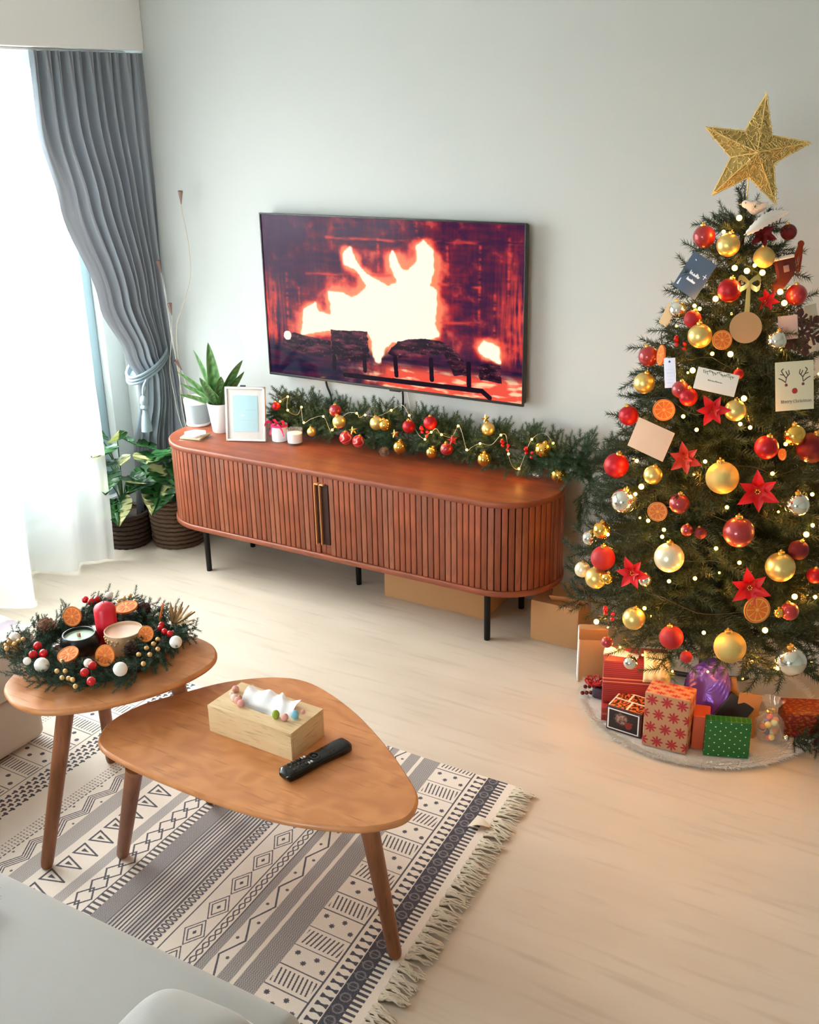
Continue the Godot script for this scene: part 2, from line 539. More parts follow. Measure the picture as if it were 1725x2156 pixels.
func curtains() -> void:
	# sheer: deep soft folds that open towards the floor
	var fold := [Vector2(0.50, -1.11), Vector2(0.56, -1.15), Vector2(0.62, -1.21), Vector2(0.70, -1.15), Vector2(0.79, -1.32), Vector2(0.90, -1.22), Vector2(1.02, -1.06), Vector2(1.13, -1.22)]
	var z := 1.24
	var k := 0
	while z < 3.7:
		fold.append(Vector2(z, [-1.12, -1.28, -1.08, -1.24][k % 4]))
		z += 0.10 + 0.03 * (k % 3)
		k += 1
	var sh := sheet(300, 26, func(u, v):
		var y := lerpf(2.11, 0.012, v)
		var zz := lerpf(0.50, 3.6, u)
		var open := 0.16 + 0.84 * smoothstep(0.0, 0.85, v)
		var x: float = -1.22 + (table_lookup(fold, zz) + 1.20) * open
		x += 0.012 * sin(zz * 60.0) * (1.0 - v)
		return Vector3(x, y, zz + (0.012 if u < 0.01 else 0.0) - 0.13 * v * (1.0 - v) * clampf(1.0 - u * 6.0, 0.0, 1.0)))
	solo("sheer_curtain", sh, M.sheer, "white sheer curtain hanging to the floor in soft folds before the bright window", "curtain")
	# drape: pleated at the top, swept aside to its tie
	var zl := [Vector2(0.0, 0.30), Vector2(0.45, 0.27), Vector2(0.66, 0.21), Vector2(0.76, 0.205), Vector2(0.86, 0.262), Vector2(1.124, 0.385), Vector2(1.545, 0.515), Vector2(1.834, 0.568), Vector2(2.13, 0.562)]
	var xr := [Vector2(0.0, -1.05), Vector2(0.5, -1.085), Vector2(0.9, -1.135), Vector2(1.3, -1.155), Vector2(2.11, -1.14)]
	var drape := sheet(260, 60, func(u, v):
		var y := lerpf(2.112, 0.02, v)
		var left := table_lookup(zl, y)
		var right := 0.005
		var gather := exp(-pow((y - 0.77) / 0.28, 2.0))
		var w := pow(u, lerpf(1.0, 0.72, smoothstep(0.0, 0.5, v)))
		var zz := lerpf(left, right, w)
		var ph: float = u * 11.0 * TAU
		var pleat := 0.034 * sin(ph) + 0.013 * sin(ph * 2.0 + 0.7)
		var top := exp(-v * 9.0)
		pleat = lerpf(pleat, 0.022 * signf(sin(ph)) * pow(absf(sin(ph)), 0.5) + 0.010 * sin(ph * 3.0), top)
		var flat := smoothstep(0.26, 0.10, u) * smoothstep(0.03, 0.3, v)
		pleat = lerpf(pleat, 0.02 * sin(u * 14.0 + v * 3.0), flat * 0.85)
		pleat *= lerpf(1.0, 0.75, gather)
		var x := -1.19 + pleat + 0.05 * (1.0 - gather) * smoothstep(0.9, 0.3, v) * sin(u * PI) * 0.5 + 0.045 * gather * sin(w * PI)
		x = lerpf(x, lin_lookup(xr, y) + pleat * 0.5, smoothstep(0.62, 1.0, u))
		return Vector3(x, y, zz + 0.006 * sin(ph * 0.5 + v * 9.0)))
	solo("drape", drape, M.drape, "grey pleated blackout curtain swept aside and tied in the corner", "curtain")
	# tie-back cord with tassel
	var t := thing("tie_back", "pale rope tie-back with a tassel holding the grey curtain", "tie-back", at(-1.17, 0.0, 0.0))
	for dy in [0.0, 0.014, 0.028]:
		var loop := []
		for i in 33:
			var a := TAU * i / 32.0
			loop.append(Vector3(-0.015 + 0.074 * cos(a), 0.80 + dy + 0.055 * sin(a), 0.125 - 0.112 * sin(a)))
		part("cord", tube(loop, 0.0065, -1.0, 8), M.cord, t)
	part("cord", tube(smooth_path([Vector3(0.045, 0.762, 0.20), Vector3(0.055, 0.735, 0.235), Vector3(0.052, 0.69, 0.238)]), 0.006), M.cord, t)
	part("cord", tube(smooth_path([Vector3(0.045, 0.77, 0.19), Vector3(0.05, 0.735, 0.215), Vector3(0.052, 0.69, 0.236)]), 0.006), M.cord, t)
	var ts := part("tassel", lathe([Vector2(0.0, 0.70), Vector2(0.010, 0.698), Vector2(0.017, 0.685), Vector2(0.019, 0.67), Vector2(0.012, 0.657), Vector2(0.018, 0.65), Vector2(0.018, 0.643), Vector2(0.010, 0.634), Vector2(0.012, 0.62), Vector2(0.018, 0.60), Vector2(0.022, 0.57), Vector2(0.025, 0.535), Vector2(0.0, 0.533)], 20), M.cord, t)
	ts.position = Vector3(0.052, 0.0, 0.238)
	# the track under the bulkhead
	var tr := thing("curtain_track", "thin white curtain track under the bulkhead", "curtain track", at(-1.20, 2.117, 1.85))
	part("rail", rbox(0.022, 0.008, 3.6, 0.002), M.white, tr)
	part("rail", rbox(0.022, 0.008, 3.6, 0.002), M.white, tr, at(-0.06, 0, 0))

func stadium(x0: float, x1: float, z0: float, z1: float, n := 28) -> PackedVector2Array:
	var r := (z1 - z0) / 2.0
	var out := PackedVector2Array()
	for k in n + 1:
		var a := -PI / 2 + PI * k / n
		out.append(Vector2(x1 - r + r * cos(a), z0 + r + r * sin(a)))
	for k in n + 1:
		var a := PI / 2 + PI * k / n
		out.append(Vector2(x0 + r + r * cos(a), z0 + r + r * sin(a)))
	return out

const SB_TOP := 0.5818
func sideboard() -> void:
	var t := thing("sideboard", "long reddish-brown wooden sideboard with rounded ends and ribbed sliding doors", "sideboard", at(0, 0, 0))
	var rim := [[0.004, 0.0], [0.0, 0.16], [0.0, 0.8], [0.002, 0.93], [0.006, 1.0]]
	part("top", slab(stadium(-0.9, 0.9, 0.02, 0.468), SB_TOP - 0.022, SB_TOP, rim), M.cherry, t)
	part("bottom_panel", slab(stadium(-0.9, 0.9, 0.02, 0.468), 0.2148, 0.2148 + 0.022, rim), M.cherry, t)
	part("body", slab(stadium(-0.879, 0.879, 0.03, 0.447), 0.236, SB_TOP - 0.022, [[0.0, 0.0], [0.0, 1.0]]), M.cherry_dark, t)
	# slats: one strip each, following the outline from the left end round to the right end
	var r := 0.213
	var z0 := 0.032
	var z1 := z0 + 2.0 * r
	var straight := 2.0 * (0.889 - r)
	var total := straight + PI * r * 1.7
	var n := 102
	var pitch := total / n
	var hh := SB_TOP - 0.022 - 0.2368
	var sm := rbox(pitch - 0.0036, hh - 0.002, 0.010, 0.0015)
	var doors := []
	for s in 2:
		var d := Node3D.new()
		d.name = nm("door", t)
		t.add_child(d)
		doors.append(d)
	for i in n:
		var s := (i + 0.5) * pitch - total / 2.0
		var p := Vector2(s, z1)
		var yaw := 0.0
		if absf(s) > straight / 2.0:
			var a := (absf(s) - straight / 2.0) / r
			p = Vector2(signf(s) * (straight / 2.0 + r * sin(a)), z0 + r + r * cos(a))
			yaw = signf(s) * a
		if i == n / 2 - 1 or i == n / 2: continue
		var m: StandardMaterial3D = M.cherry_up[[0, 1, 0, 2, 0, 1, 2, 0, 0, 2, 1][(i * 7) % 11]]
		part("slat", sm, m, doors[0 if s < 0.0 else 1], Transform3D(Basis(Vector3.UP, yaw), Vector3(p.x, 0.2368 + hh / 2.0, p.y - 0.003)))
	for s in 2:
		var sx := -1.0 if s == 0 else 1.0
		# the meeting stile with its long upright recessed pull
		part("stile", rbox(pitch - 0.001, hh - 0.002, 0.010, 0.002), M.cherry_up[0], doors[s], at(sx * pitch * 0.5, 0.2368 + hh / 2.0, z1 - 0.008))
		var st := begin()
		rbox_into(st, Vector3(0.0045, 0.252, 0.024), 0.002, Vector3(sx * pitch * 0.5 - 0.021, 0.405, z1 + 0.004))
		rbox_into(st, Vector3(0.020, 0.006, 0.022), 0.0025, Vector3(sx * pitch * 0.5 - 0.012, 0.531, z1 + 0.004))
		var h := part("handle", fin(st), M.brass, doors[s])
		h.set_meta("label", "lighter upright door pull")
		part("pull_recess", rbox(0.030, 0.25, 0.006, 0.002), M.cherry_dark, doors[s], at(sx * pitch * 0.5 - 0.003, 0.405, z1 + 0.002))
	for p in [Vector2(-0.679, 0.395), Vector2(0.679, 0.395), Vector2(-0.679, 0.09), Vector2(0.679, 0.09), Vector2(-0.02, 0.206)]:
		part("leg", lathe([Vector2(0.0, 0.0), Vector2(0.0115, 0.0), Vector2(0.012, 0.004), Vector2(0.0125, 0.21), Vector2(0.03, 0.211), Vector2(0.03, 0.2148), Vector2(0.0, 0.2148)], 18), M.black_metal, t, at(p.x, 0, p.y))

# ---------------------------------------------------------------- the screen with its log fire
func in_poly(p: Vector2, poly: PackedVector2Array) -> bool:
	return Geometry2D.is_point_in_polygon(p, poly)

func seg_d(p: Vector2, a: Vector2, b: Vector2) -> float:
	return p.distance_to(Geometry2D.get_closest_point_to_segment(p, a, b))

func fire_texture() -> ImageTexture:
	var W := 960
	var H := 540
	var flame := PackedVector2Array([Vector2(0.145, 0.736), Vector2(0.160, 0.572), Vector2(0.214, 0.512), Vector2(0.226, 0.572), Vector2(0.278, 0.585), Vector2(0.267, 0.443), Vector2(0.327, 0.444), Vector2(0.366, 0.466), Vector2(0.393, 0.447), Vector2(0.425, 0.393), Vector2(0.389, 0.306), Vector2(0.339, 0.276), Vector2(0.331, 0.211), Vector2(0.368, 0.164), Vector2(0.389, 0.256), Vector2(0.427, 0.322), Vector2(0.511, 0.383), Vector2(0.544, 0.359), Vector2(0.517, 0.263), Vector2(0.519, 0.193), Vector2(0.532, 0.167), Vector2(0.551, 0.239), Vector2(0.564, 0.283), Vector2(0.589, 0.285), Vector2(0.622, 0.223), Vector2(0.616, 0.144), Vector2(0.648, 0.105), Vector2(0.681, 0.158), Vector2(0.686, 0.265), Vector2(0.670, 0.364), Vector2(0.694, 0.391), Vector2(0.693, 0.488), Vector2(0.687, 0.587), Vector2(0.704, 0.652), Vector2(0.654, 0.689), Vector2(0.521, 0.720), Vector2(0.487, 0.775), Vector2(0.469, 0.863), Vector2(0.446, 0.852), Vector2(0.438, 0.723), Vector2(0.422, 0.670), Vector2(0.276, 0.683)])
	var flame2 := PackedVector2Array([Vector2(0.843, 0.690), Vector2(0.866, 0.653), Vector2(0.923, 0.687), Vector2(0.922, 0.787), Vector2(0.849, 0.737)])
	var logs := [PackedVector2Array([Vector2(0.070, 0.759), Vector2(0.112, 0.726), Vector2(0.267, 0.751), Vector2(0.265, 0.860), Vector2(0.051, 0.842)]), PackedVector2Array([Vector2(0.273, 0.679), Vector2(0.349, 0.679), Vector2(0.422, 0.667), Vector2(0.427, 0.861), Vector2(0.345, 0.871), Vector2(0.268, 0.869)]), PackedVector2Array([Vector2(0.497, 0.794), Vector2(0.541, 0.707), Vector2(0.628, 0.683), Vector2(0.694, 0.678), Vector2(0.747, 0.709), Vector2(0.784, 0.771), Vector2(0.819, 0.866), Vector2(0.755, 0.882), Vector2(0.714, 0.758), Vector2(0.621, 0.783), Vector2(0.540, 0.821)]), PackedVector2Array([Vector2(0.842, 0.805), Vector2(0.875, 0.780), Vector2(0.925, 0.791), Vector2(0.927, 0.895), Vector2(0.849, 0.889)])]
	var bars := [[Vector2(0.323, 0.958), Vector2(0.857, 0.953)], [Vector2(0.857, 0.953), Vector2(0.885, 0.988)], [Vector2(0.406, 0.829), Vector2(0.408, 0.915)], [Vector2(0.530, 0.818), Vector2(0.534, 0.921)], [Vector2(0.668, 0.800), Vector2(0.671, 0.921)], [Vector2(0.808, 0.801), Vector2(0.810, 0.949)], [Vector2(0.282, 0.851), Vector2(0.280, 0.924)]]
	var mortar := [[Vector2(0.270, 0.119), Vector2(0.590, 0.122)], [Vector2(0.590, 0.122), Vector2(0.999, 0.099)], [Vector2(0.180, 0.345), Vector2(0.524, 0.322)], [Vector2(0.475, 0.117), Vector2(0.473, 0.317)], [Vector2(0.732, 0.135), Vector2(0.735, 0.338)], [Vector2(0.849, 0.120), Vector2(0.845, 0.565)], [Vector2(0.948, 0.079), Vector2(0.947, 0.381)], [Vector2(0.700, 0.351), Vector2(0.849, 0.354)], [Vector2(0.616, 0.017), Vector2(0.628, 0.094)], [Vector2(0.096, 0.340), Vector2(0.090, 0.677)], [Vector2(0.035, 0.400), Vector2(0.037, 0.855)], [Vector2(0.145, 0.438), Vector2(0.146, 0.605)], [Vector2(0.707, 0.574), Vector2(0.845, 0.560)], [Vector2(0.901, 0.368), Vector2(0.899, 0.615)]]
	var n1 := noise(91, 0.012, 4)
	var n2 := noise(92, 0.05, 3)
	var n3 := noise(93, 0.02, 3)
	var mask := Image.create(W, H, false, Image.FORMAT_L8)
	for y in H:
		for x in W:
			var p := Vector2((x + 0.5) / W, (y + 0.5) / H)
			var q := p + Vector2(n2.get_noise_2d(x, y * 0.6), n2.get_noise_2d(x + 500, y * 0.6)) * 0.006
			var on := in_poly(q, flame) or in_poly(q, flame2)
			mask.set_pixel(x, y, Color.WHITE if on else Color.BLACK)
	var edge := mask.duplicate() as Image
	edge.resize(240, 135, Image.INTERPOLATE_LANCZOS)
	edge.resize(120, 68, Image.INTERPOLATE_LANCZOS)
	edge.resize(W, H, Image.INTERPOLATE_CUBIC)
	var near := mask.duplicate() as Image
	near.resize(120, 68, Image.INTERPOLATE_LANCZOS)
	near.resize(30, 17, Image.INTERPOLATE_LANCZOS)
	near.resize(W, H, Image.INTERPOLATE_CUBIC)
	var far := near.duplicate() as Image
	far.resize(8, 5, Image.INTERPOLATE_LANCZOS)
	far.resize(W, H, Image.INTERPOLATE_CUBIC)
	var im := Image.create(W, H, false, Image.FORMAT_RGB8)
	for y in H:
		for x in W:
			var p := Vector2((x + 0.5) / W, (y + 0.5) / H)
			var a := n1.get_noise_2d(x, y)
			var b := n3.get_noise_2d(x * 0.4, y * 2.0)
			var up := n3.get_noise_2d(x * 3.0, y * 0.25)
			# brickwork lit by the fire
			var lit := clampf(near.get_pixel(x, y).r * 1.3 + far.get_pixel(x, y).r * 0.7 + a * 0.25 - 0.02, 0.0, 1.5)
			var c := Color(0.24, 0.11, 0.24).lerp(Color(0.78, 0.17, 0.20), clampf(lit * 2.8 + 0.10 + up * 0.14 + b * 0.2, 0.0, 1.0))
			c = c.lerp(Color(1.0, 0.52, 0.38), clampf(lit * 2.2 - 0.36 + a * 0.4, 0.0, 1.0))
			var side := smoothstep(0.12, 0.0, p.x) * smoothstep(0.22, 0.5, p.y) + smoothstep(0.86, 1.0, p.x) * smoothstep(0.05, 0.5, p.y)
			c = c.lerp(Color(0.93, 0.30, 0.25), clampf(side * (0.62 + up * 0.9 + a * 0.6), 0.0, 0.9))
			for m in mortar:
				var d := seg_d(p * Vector2(1.78, 1), m[0] * Vector2(1.78, 1), m[1] * Vector2(1.78, 1))
				if d < 0.014: c = c.lerp(Color(0.90, 0.28, 0.24), (1.0 - d / 0.014) * clampf(0.45 + b * 1.4 + lit * 0.5, 0.0, 0.9))
			if p.y < 0.62 and p.x < 0.30: c = c.lerp(Color(0.25, 0.15, 0.28), smoothstep(0.30, 0.1, p.x) * smoothstep(0.6, 0.2, p.y) * 0.7)  # purple haze: the room's reflection in the glass, painted into the picture
			# hearth floor and embers
			var hearth := smoothstep(0.74, 0.84, p.y)
			var cold := Color(0.09, 0.08, 0.20).lerp(Color(0.30, 0.10, 0.22), clampf(0.4 + b, 0.0, 1.0))
			var ember := Color(0.93, 0.33, 0.26).lerp(Color(1.0, 0.80, 0.62), clampf(b * 2.2 + a, 0.0, 1.0))
			c = c.lerp(cold.lerp(ember, smoothstep(0.32, 0.5, p.x + a * 0.1) * smoothstep(0.82, 0.9, p.y)), hearth)
			# flames
			var e: float = edge.get_pixel(x, y).r
			c = c.lerp(Color(1.0, 0.66, 0.40), clampf(e * 1.7 + lit * 0.35 - 0.15, 0.0, 1.0) * 0.85)
			c = c.lerp(Color(1.0, 0.97, 0.88), smoothstep(0.25, 0.75, e))
			# logs and grate
			for g in logs.size():
				if in_poly(p + Vector2(b, a) * 0.008, logs[g]):
					var bark := Color(0.12, 0.06, 0.13).lerp(Color(0.44, 0.20, 0.27), clampf(0.25 + b * 1.4 + n2.get_noise_2d(x * 0.5, y) * 0.5, 0.0, 1.0))
					c = bark.lerp(Color(0.95, 0.45, 0.35), clampf(n2.get_noise_2d(x, y * 1.5) * 1.6 - 0.55, 0.0, 0.8))
			for g in bars:
				if seg_d(p * Vector2(1.78, 1), g[0] * Vector2(1.78, 1), g[1] * Vector2(1.78, 1)) < 0.0145: c = Color(0.10, 0.05, 0.11)
			var spot := (p - Vector2(0.083, 0.746)) * Vector2(1.78, 1.0)
			if spot.length() < 0.028 + a * 0.01: c = Color(1.0, 0.93, 0.88)
			im.set_pixel(x, y, c)
	return ImageTexture.create_from_image(im)

func television() -> void:
	var w := 1.193
	var h := 0.671
	var t := thing("television", "large thin wall-mounted television showing a burning log fire", "television", at(-0.536 + w / 2.0, 0.8209, 0.0))
	part("back_panel", rbox(w - 0.01, h - 0.01, 0.034, 0.006, Vector3(0, h / 2.0, 0.037)), M.black, t)
	part("wall_bracket", rbox(0.4, 0.3, 0.024, 0.003, Vector3(0, h / 2.0, 0.012)), M.black_metal, t)
	var st := begin()
	for s in [-1, 1]:
		rbox_into(st, Vector3(0.006, h, 0.012), 0.001, Vector3(s * (w / 2.0 - 0.003), h / 2.0, 0.056))
	rbox_into(st, Vector3(w - 0.012, 0.006, 0.012), 0.001, Vector3(0, h - 0.003, 0.056))
	rbox_into(st, Vector3(w - 0.012, 0.010, 0.012), 0.001, Vector3(0, 0.005, 0.056))
	part("bezel", fin(st), M.black, t)
	part("logo_bar", rbox(0.05, 0.006, 0.012, 0.001, Vector3(0.03, -0.003, 0.054)), M.black_metal, t)
	var m := mat(Color(0.02, 0.02, 0.025), 0.12)
	m.emission_enabled = true
	m.emission = Color.WHITE
	m.emission_operator = BaseMaterial3D.EMISSION_OP_MULTIPLY
	m.emission_texture = fire_texture()
	m.emission_energy_multiplier = 1.1
	m.metallic_specular = 0.22
	part("screen", rbox(w - 0.012, h - 0.016, 0.006, 0.0006, Vector3(0, h / 2.0 + 0.002, 0.055)), m, t)
	var l := AreaLight3D.new()
	l.name = "screen_light"
	l.area_size = Vector2(w - 0.02, h - 0.02)
	l.light_color = Color(1.0, 0.62, 0.5)
	l.light_energy = 0.06
	l.area_range = 6.0
	l.area_attenuation = 2.0
	l.shadow_enabled = true
	l.transform = Transform3D(Basis(Vector3.UP, PI), Vector3(0, h / 2.0, 0.066))
	t.add_child(l)
	solo("power_cable", tube(smooth_path([Vector3(-0.275, 0.84, 0.02), Vector3(-0.272, 0.79, 0.015), Vector3(-0.255, 0.74, 0.012), Vector3(-0.25, 0.66, 0.012)]), 0.0045), M.black, "black cable hanging from the television's lower left behind the garland", "cable")
	solo("signal_cable", tube(smooth_path([Vector3(0.10, 0.84, 0.02), Vector3(0.102, 0.78, 0.014), Vector3(0.098, 0.72, 0.012), Vector3(0.1, 0.66, 0.012)]), 0.004), M.black, "black cable hanging from the middle of the television's lower edge", "cable")
	solo("thin_cable", tube(smooth_path([Vector3(0.118, 0.84, 0.02), Vector3(0.124, 0.78, 0.01), Vector3(0.134, 0.72, 0.008), Vector3(0.15, 0.66, 0.01)]), 0.0018), M.white, "thin white cable beside the middle television cable", "cable")

# ---------------------------------------------------------------- things standing on the sideboard
func blade(len: float, width: float, bend: float, c0: Color, c1: Color, edge: Color) -> ArrayMesh:
	var V := PackedVector3Array()
	var C := PackedColorArray()
	var nv := 22
	var nu := 6
	var p := []
	var cs := []
	for j in nv + 1:
		var v := float(j) / nv
		var w := width * (0.5 + 0.5 * smoothstep(0.0, 0.4, v)) * pow(maxf(1.0 - pow(v, 3.2), 0.0), 0.9)
		for i in nu + 1:
			var u := float(i) / nu * 2.0 - 1.0
			var y := len * (sin(bend * v) / bend if bend > 0.01 else v)
			var z := len * (1.0 - cos(bend * v)) / maxf(bend, 0.01)
			p.append(Vector3(u * w * 0.5, y, z - (1.0 - absf(u)) * 0.22 * w))
			var c := c0.lerp(c1, clampf(0.5 + 0.5 * sin(v * 60.0 + 3.0 * sin(u * 2.5 + v * 17.0)), 0.0, 1.0) * (1.0 - absf(u)) * 1.1)
			cs.append(c.lerp(edge, smoothstep(0.75, 1.0, absf(u)) * 0.7))
	for j in nv:
		for i in nu:
			var k := j * (nu + 1) + i
			for q in [k, k + 1, k + nu + 2, k, k + nu + 2, k + nu + 1]:
				V.append(p[q])
				C.append(cs[q])
	var st := begin()
	st.set_smooth_group(0)
	for i in V.size():
		st.set_color(C[i])
		st.add_vertex(V[i])
	return fin(st)

func lin(r: float, g: float, b: float) -> Color:
	return Color(r, g, b).srgb_to_linear()

func on_the_sideboard() -> void:
	var y := SB_TOP
	# round speaker
	var t := thing("speaker", "round grey fabric speaker with a white top at the left end of the sideboard", "speaker", at(-0.868, y, 0.17))
	part("base", lathe([Vector2(0, 0), Vector2(0.049, 0), Vector2(0.053, 0.004), Vector2(0.053, 0.013), Vector2(0.0, 0.013)], 36), M.white, t)
	part("fabric_sleeve", lathe([Vector2(0.0, 0.013), Vector2(0.0515, 0.013), Vector2(0.054, 0.10), Vector2(0.0, 0.10)], 36), M.grey_mesh, t)
	part("top_cap", lathe([Vector2(0.0, 0.10), Vector2(0.0555, 0.10), Vector2(0.056, 0.118), Vector2(0.052, 0.124), Vector2(0.046, 0.1245), Vector2(0.043, 0.122), Vector2(0, 0.122)], 36), M.white, t)
	# plant in a white pot
	t = thing("snake_plant", "small snake plant in a tapered white pot beside the round speaker", "potted plant", at(-0.705, y, 0.205))
	part("pot", lathe([Vector2(0, 0), Vector2(0.036, 0), Vector2(0.039, 0.004), Vector2(0.055, 0.125), Vector2(0.0545, 0.129), Vector2(0.051, 0.129), Vector2(0.049, 0.118), Vector2(0, 0.118)], 36), M.ceramic, t)
	var soil := part("soil", lathe([Vector2(0, 0.122), Vector2(0.03, 0.121), Vector2(0.0495, 0.1185)], 24), M.stem, t)
	soil.set_meta("label", "dark potting soil")
	var lm := mat(Color.WHITE, 0.42)
	lm.vertex_color_use_as_albedo = true
	var d0 := lin(0.22, 0.38, 0.20)
	var d1 := lin(0.44, 0.62, 0.36)
	var e0 := lin(0.50, 0.66, 0.40)
	# length, width, bend, yaw, lean
	for b in [[0.295, 0.058, 0.12, 10, 6], [0.26, 0.05, 0.2, -80, 15], [0.32, 0.05, 0.5, 74, 27], [0.225, 0.042, 0.4, -80, 42], [0.19, 0.038, 0.4, -85, 56], [0.17, 0.038, 0.4, -66, 64], [0.24, 0.045, 0.3, 84, 34], [0.19, 0.05, 0.4, 48, 22], [0.16, 0.05, 0.3, -28, 20], [0.14, 0.052, 0.3, 70, 26], [0.17, 0.04, 0.3, 150, 18], [0.13, 0.05, 0.4, 5, 26], [0.19, 0.03, 0.5, 84, 32]]:
		var k := rng.randf_range(0.85, 1.15)
		part("leaf", blade(b[0], b[1], b[2], d0 * k, d1 * k, e0 * k), lm, t, Transform3D(Basis(Vector3.UP, deg_to_rad(b[3])) * Basis(Vector3.RIGHT, deg_to_rad(b[4])) * Basis(Vector3.UP, deg_to_rad(25.0 - b[3] * 0.5)), Vector3(0.015 * sin(deg_to_rad(b[3])), 0.112, 0.015 * cos(deg_to_rad(b[3])))))
	# stone disc on two coasters
	t = thing("coaster_stack", "white hexagonal marble coaster on a wooden and a clear coaster", "coasters", at(-0.742, y, 0.335, 12))
	var hexa := PackedVector2Array()
	for k in 6: hexa.append(Vector2(cos(TAU * k / 6), sin(TAU * k / 6)) * 0.052)
	var big := PackedVector2Array([Vector2(-0.05, -0.045), Vector2(0.055, -0.045), Vector2(0.055, 0.05), Vector2(-0.05, 0.05)])
	part("clear_coaster", slab(big, 0.0, 0.004, [[0.0, 0.0], [0.0, 1.0]]), M.glass, t)
	part("wooden_coaster", rbox(0.095, 0.008, 0.09, 0.002), M.pine, t, at(-0.002, 0.0082, 0.0))
	var mb := noise(61, 0.03, 4)
	part("marble_coaster", slab(hexa, 0.0125, 0.022, [[0.001, 0.0], [0.0, 0.2], [0.0, 0.8], [0.001, 1.0]]), tri(tex(96, 96, func(u, v): return Color(0.93, 0.93, 0.93).lerp(Color(0.68, 0.72, 0.74), smoothstep(0.12, 0.0, absf(mb.get_noise_2d(u * 96, v * 96))) * 0.6)), 9.0, 0.3), t)
	# photo frame with a pale blue print
	var f := thing("picture_frame", "silver picture frame with white mat and pale blue print leaning beside the plant", "picture frame", Transform3D(Basis(Vector3.UP, deg_to_rad(22.4)) * Basis(Vector3.RIGHT, deg_to_rad(-9)), Vector3(-0.513, y + 0.001, 0.277)))
	var st := begin()
	for s in [-1, 1]: rbox_into(st, Vector3(0.010, 0.228, 0.016), 0.002, Vector3(s * 0.081, 0.114, 0))
	for yy in [0.005, 0.223]: rbox_into(st, Vector3(0.172, 0.010, 0.016), 0.002, Vector3(0, yy, 0))
	part("border", fin(st), mat(Color(0.80, 0.79, 0.76), 0.3, 0.4), f)
	part("mat_board", rbox(0.154, 0.21, 0.004, 0.0005, Vector3(0, 0.114, 0.0005)), mat(Color(0.82, 0.81, 0.79), 0.8), f)
	part("print", rbox(0.108, 0.152, 0.002, 0.0004, Vector3(0, 0.116, 0.003)), printed(tex(128, 180, func(u, v):
		var c := Color(0.62, 0.765, 0.795).lerp(Color(0.68, 0.81, 0.835), v)
		if absf(v - 0.68) < 0.004 and absf(u - 0.5) < 0.36: c = c.darkened(0.10)
		if absf(v - 0.40) < 0.003 and absf(u - 0.72) < 0.2: c = c.darkened(0.08)
		if absf(v - 0.55) < 0.02 and absf(u - 0.38) < 0.12 - absf(v - 0.55) * 4.0: c = c.lightened(0.3)
		return c), 0.6), f)
	part("hanging_clip", rbox(0.024, 0.006, 0.008, 0.002, Vector3(-0.01, 0.231, -0.006)), M.black, f)
	part("stand", rbox(0.03, 0.19, 0.003, 0.001), M.black, f, Transform3D(Basis(Vector3.RIGHT, deg_to_rad(26)), Vector3(0, 0.093, -0.049)))
	# two candle jars
	t = thing("candle_jar", "white candle jar tied with a bright pink ribbon beside the picture frame", "candle", at(-0.395, y, 0.20))
	part("jar", lathe([Vector2(0, 0), Vector2(0.031, 0), Vector2(0.034, 0.003), Vector2(0.035, 0.07), Vector2(0.0335, 0.07), Vector2(0.0325, 0.06), Vector2(0, 0.06)], 30), mat(Color(0.88, 0.90, 0.91), 0.25), t)
	var pink := mat(Color(0.86, 0.12, 0.38), 0.5)
	st = begin()
	grid(st, 40, 2, func(u, v): return Vector3(0.0358 * cos(u * TAU), 0.063 + 0.009 * v, 0.0358 * sin(u * TAU)))
	for s in [-1.0, 1.0]:
		grid(st, 12, 3, func(u, v):
			var a: float = u * TAU
			return Vector3(0.012 + s * (0.004 + 0.024 * sin(a * 0.5)), 0.082 + 0.014 * sin(a), 0.026 + (v - 0.5) * 0.016 - 0.004 * sin(a * 0.5)))
		grid(st, 8, 2, func(u, v): return Vector3(0.010 + s * (0.008 + 0.028 * u), 0.080 - 0.05 * u * u, 0.034 + 0.004 * sin(u * 6.0)) + Vector3(s * 0.003, 0.003, 0) * (v * 2.0 - 1.0))
		grid(st, 8, 2, func(u, v): return Vector3(-0.012 - 0.022 * u, 0.074 + 0.016 * sin(u * 3.1), 0.026 - s * 0.03 * u) + Vector3(0, 0.006, 0) * (v * 2.0 - 1.0))
	part("ribbon", fin(st), pink, t)
	t = thing("votive_glass", "small clear glass filled with white wax right of the ribboned jar", "candle", at(-0.307, y, 0.212))
	part("glass", lathe([Vector2(0, 0), Vector2(0.030, 0), Vector2(0.033, 0.004), Vector2(0.0335, 0.066), Vector2(0.032, 0.066), Vector2(0.0315, 0.009), Vector2(0, 0.009)], 30), M.glass, t)
	part("wax", lathe([Vector2(0, 0.0095), Vector2(0.0305, 0.0095), Vector2(0.031, 0.048), Vector2(0.022, 0.051), Vector2(0, 0.05)], 30), M.wax, t)
	# small clear packet near the right end
	t = thing("clear_packet", "small clear plastic packet with silver pieces near the sideboard's right end", "packet", at(0.745, y, 0.135, -8))
	part("packet_shell", rbox(0.055, 0.016, 0.024, 0.004, Vector3(0, 0.008, 0)), M.glass, t)
	for k in 3: part("silver_piece", rbox(0.012, 0.008, 0.016, 0.002, Vector3(-0.016 + k * 0.016, 0.006, 0)), M.silver, t)
	# curly twigs with little cones, in a tall vase behind the sideboard
	t = thing("twig_lamp", "tall pale curved wire stems with small cone tips in the corner", "decorative stems", at(-1.0, 0, 0.075))
	part("vase", lathe([Vector2(0, 0), Vector2(0.035, 0), Vector2(0.05, 0.06), Vector2(0.045, 0.2), Vector2(0.025, 0.32), Vector2(0.028, 0.36), Vector2(0.022, 0.36), Vector2(0.02, 0.3), Vector2(0.0, 0.29)], 24), M.ceramic, t)
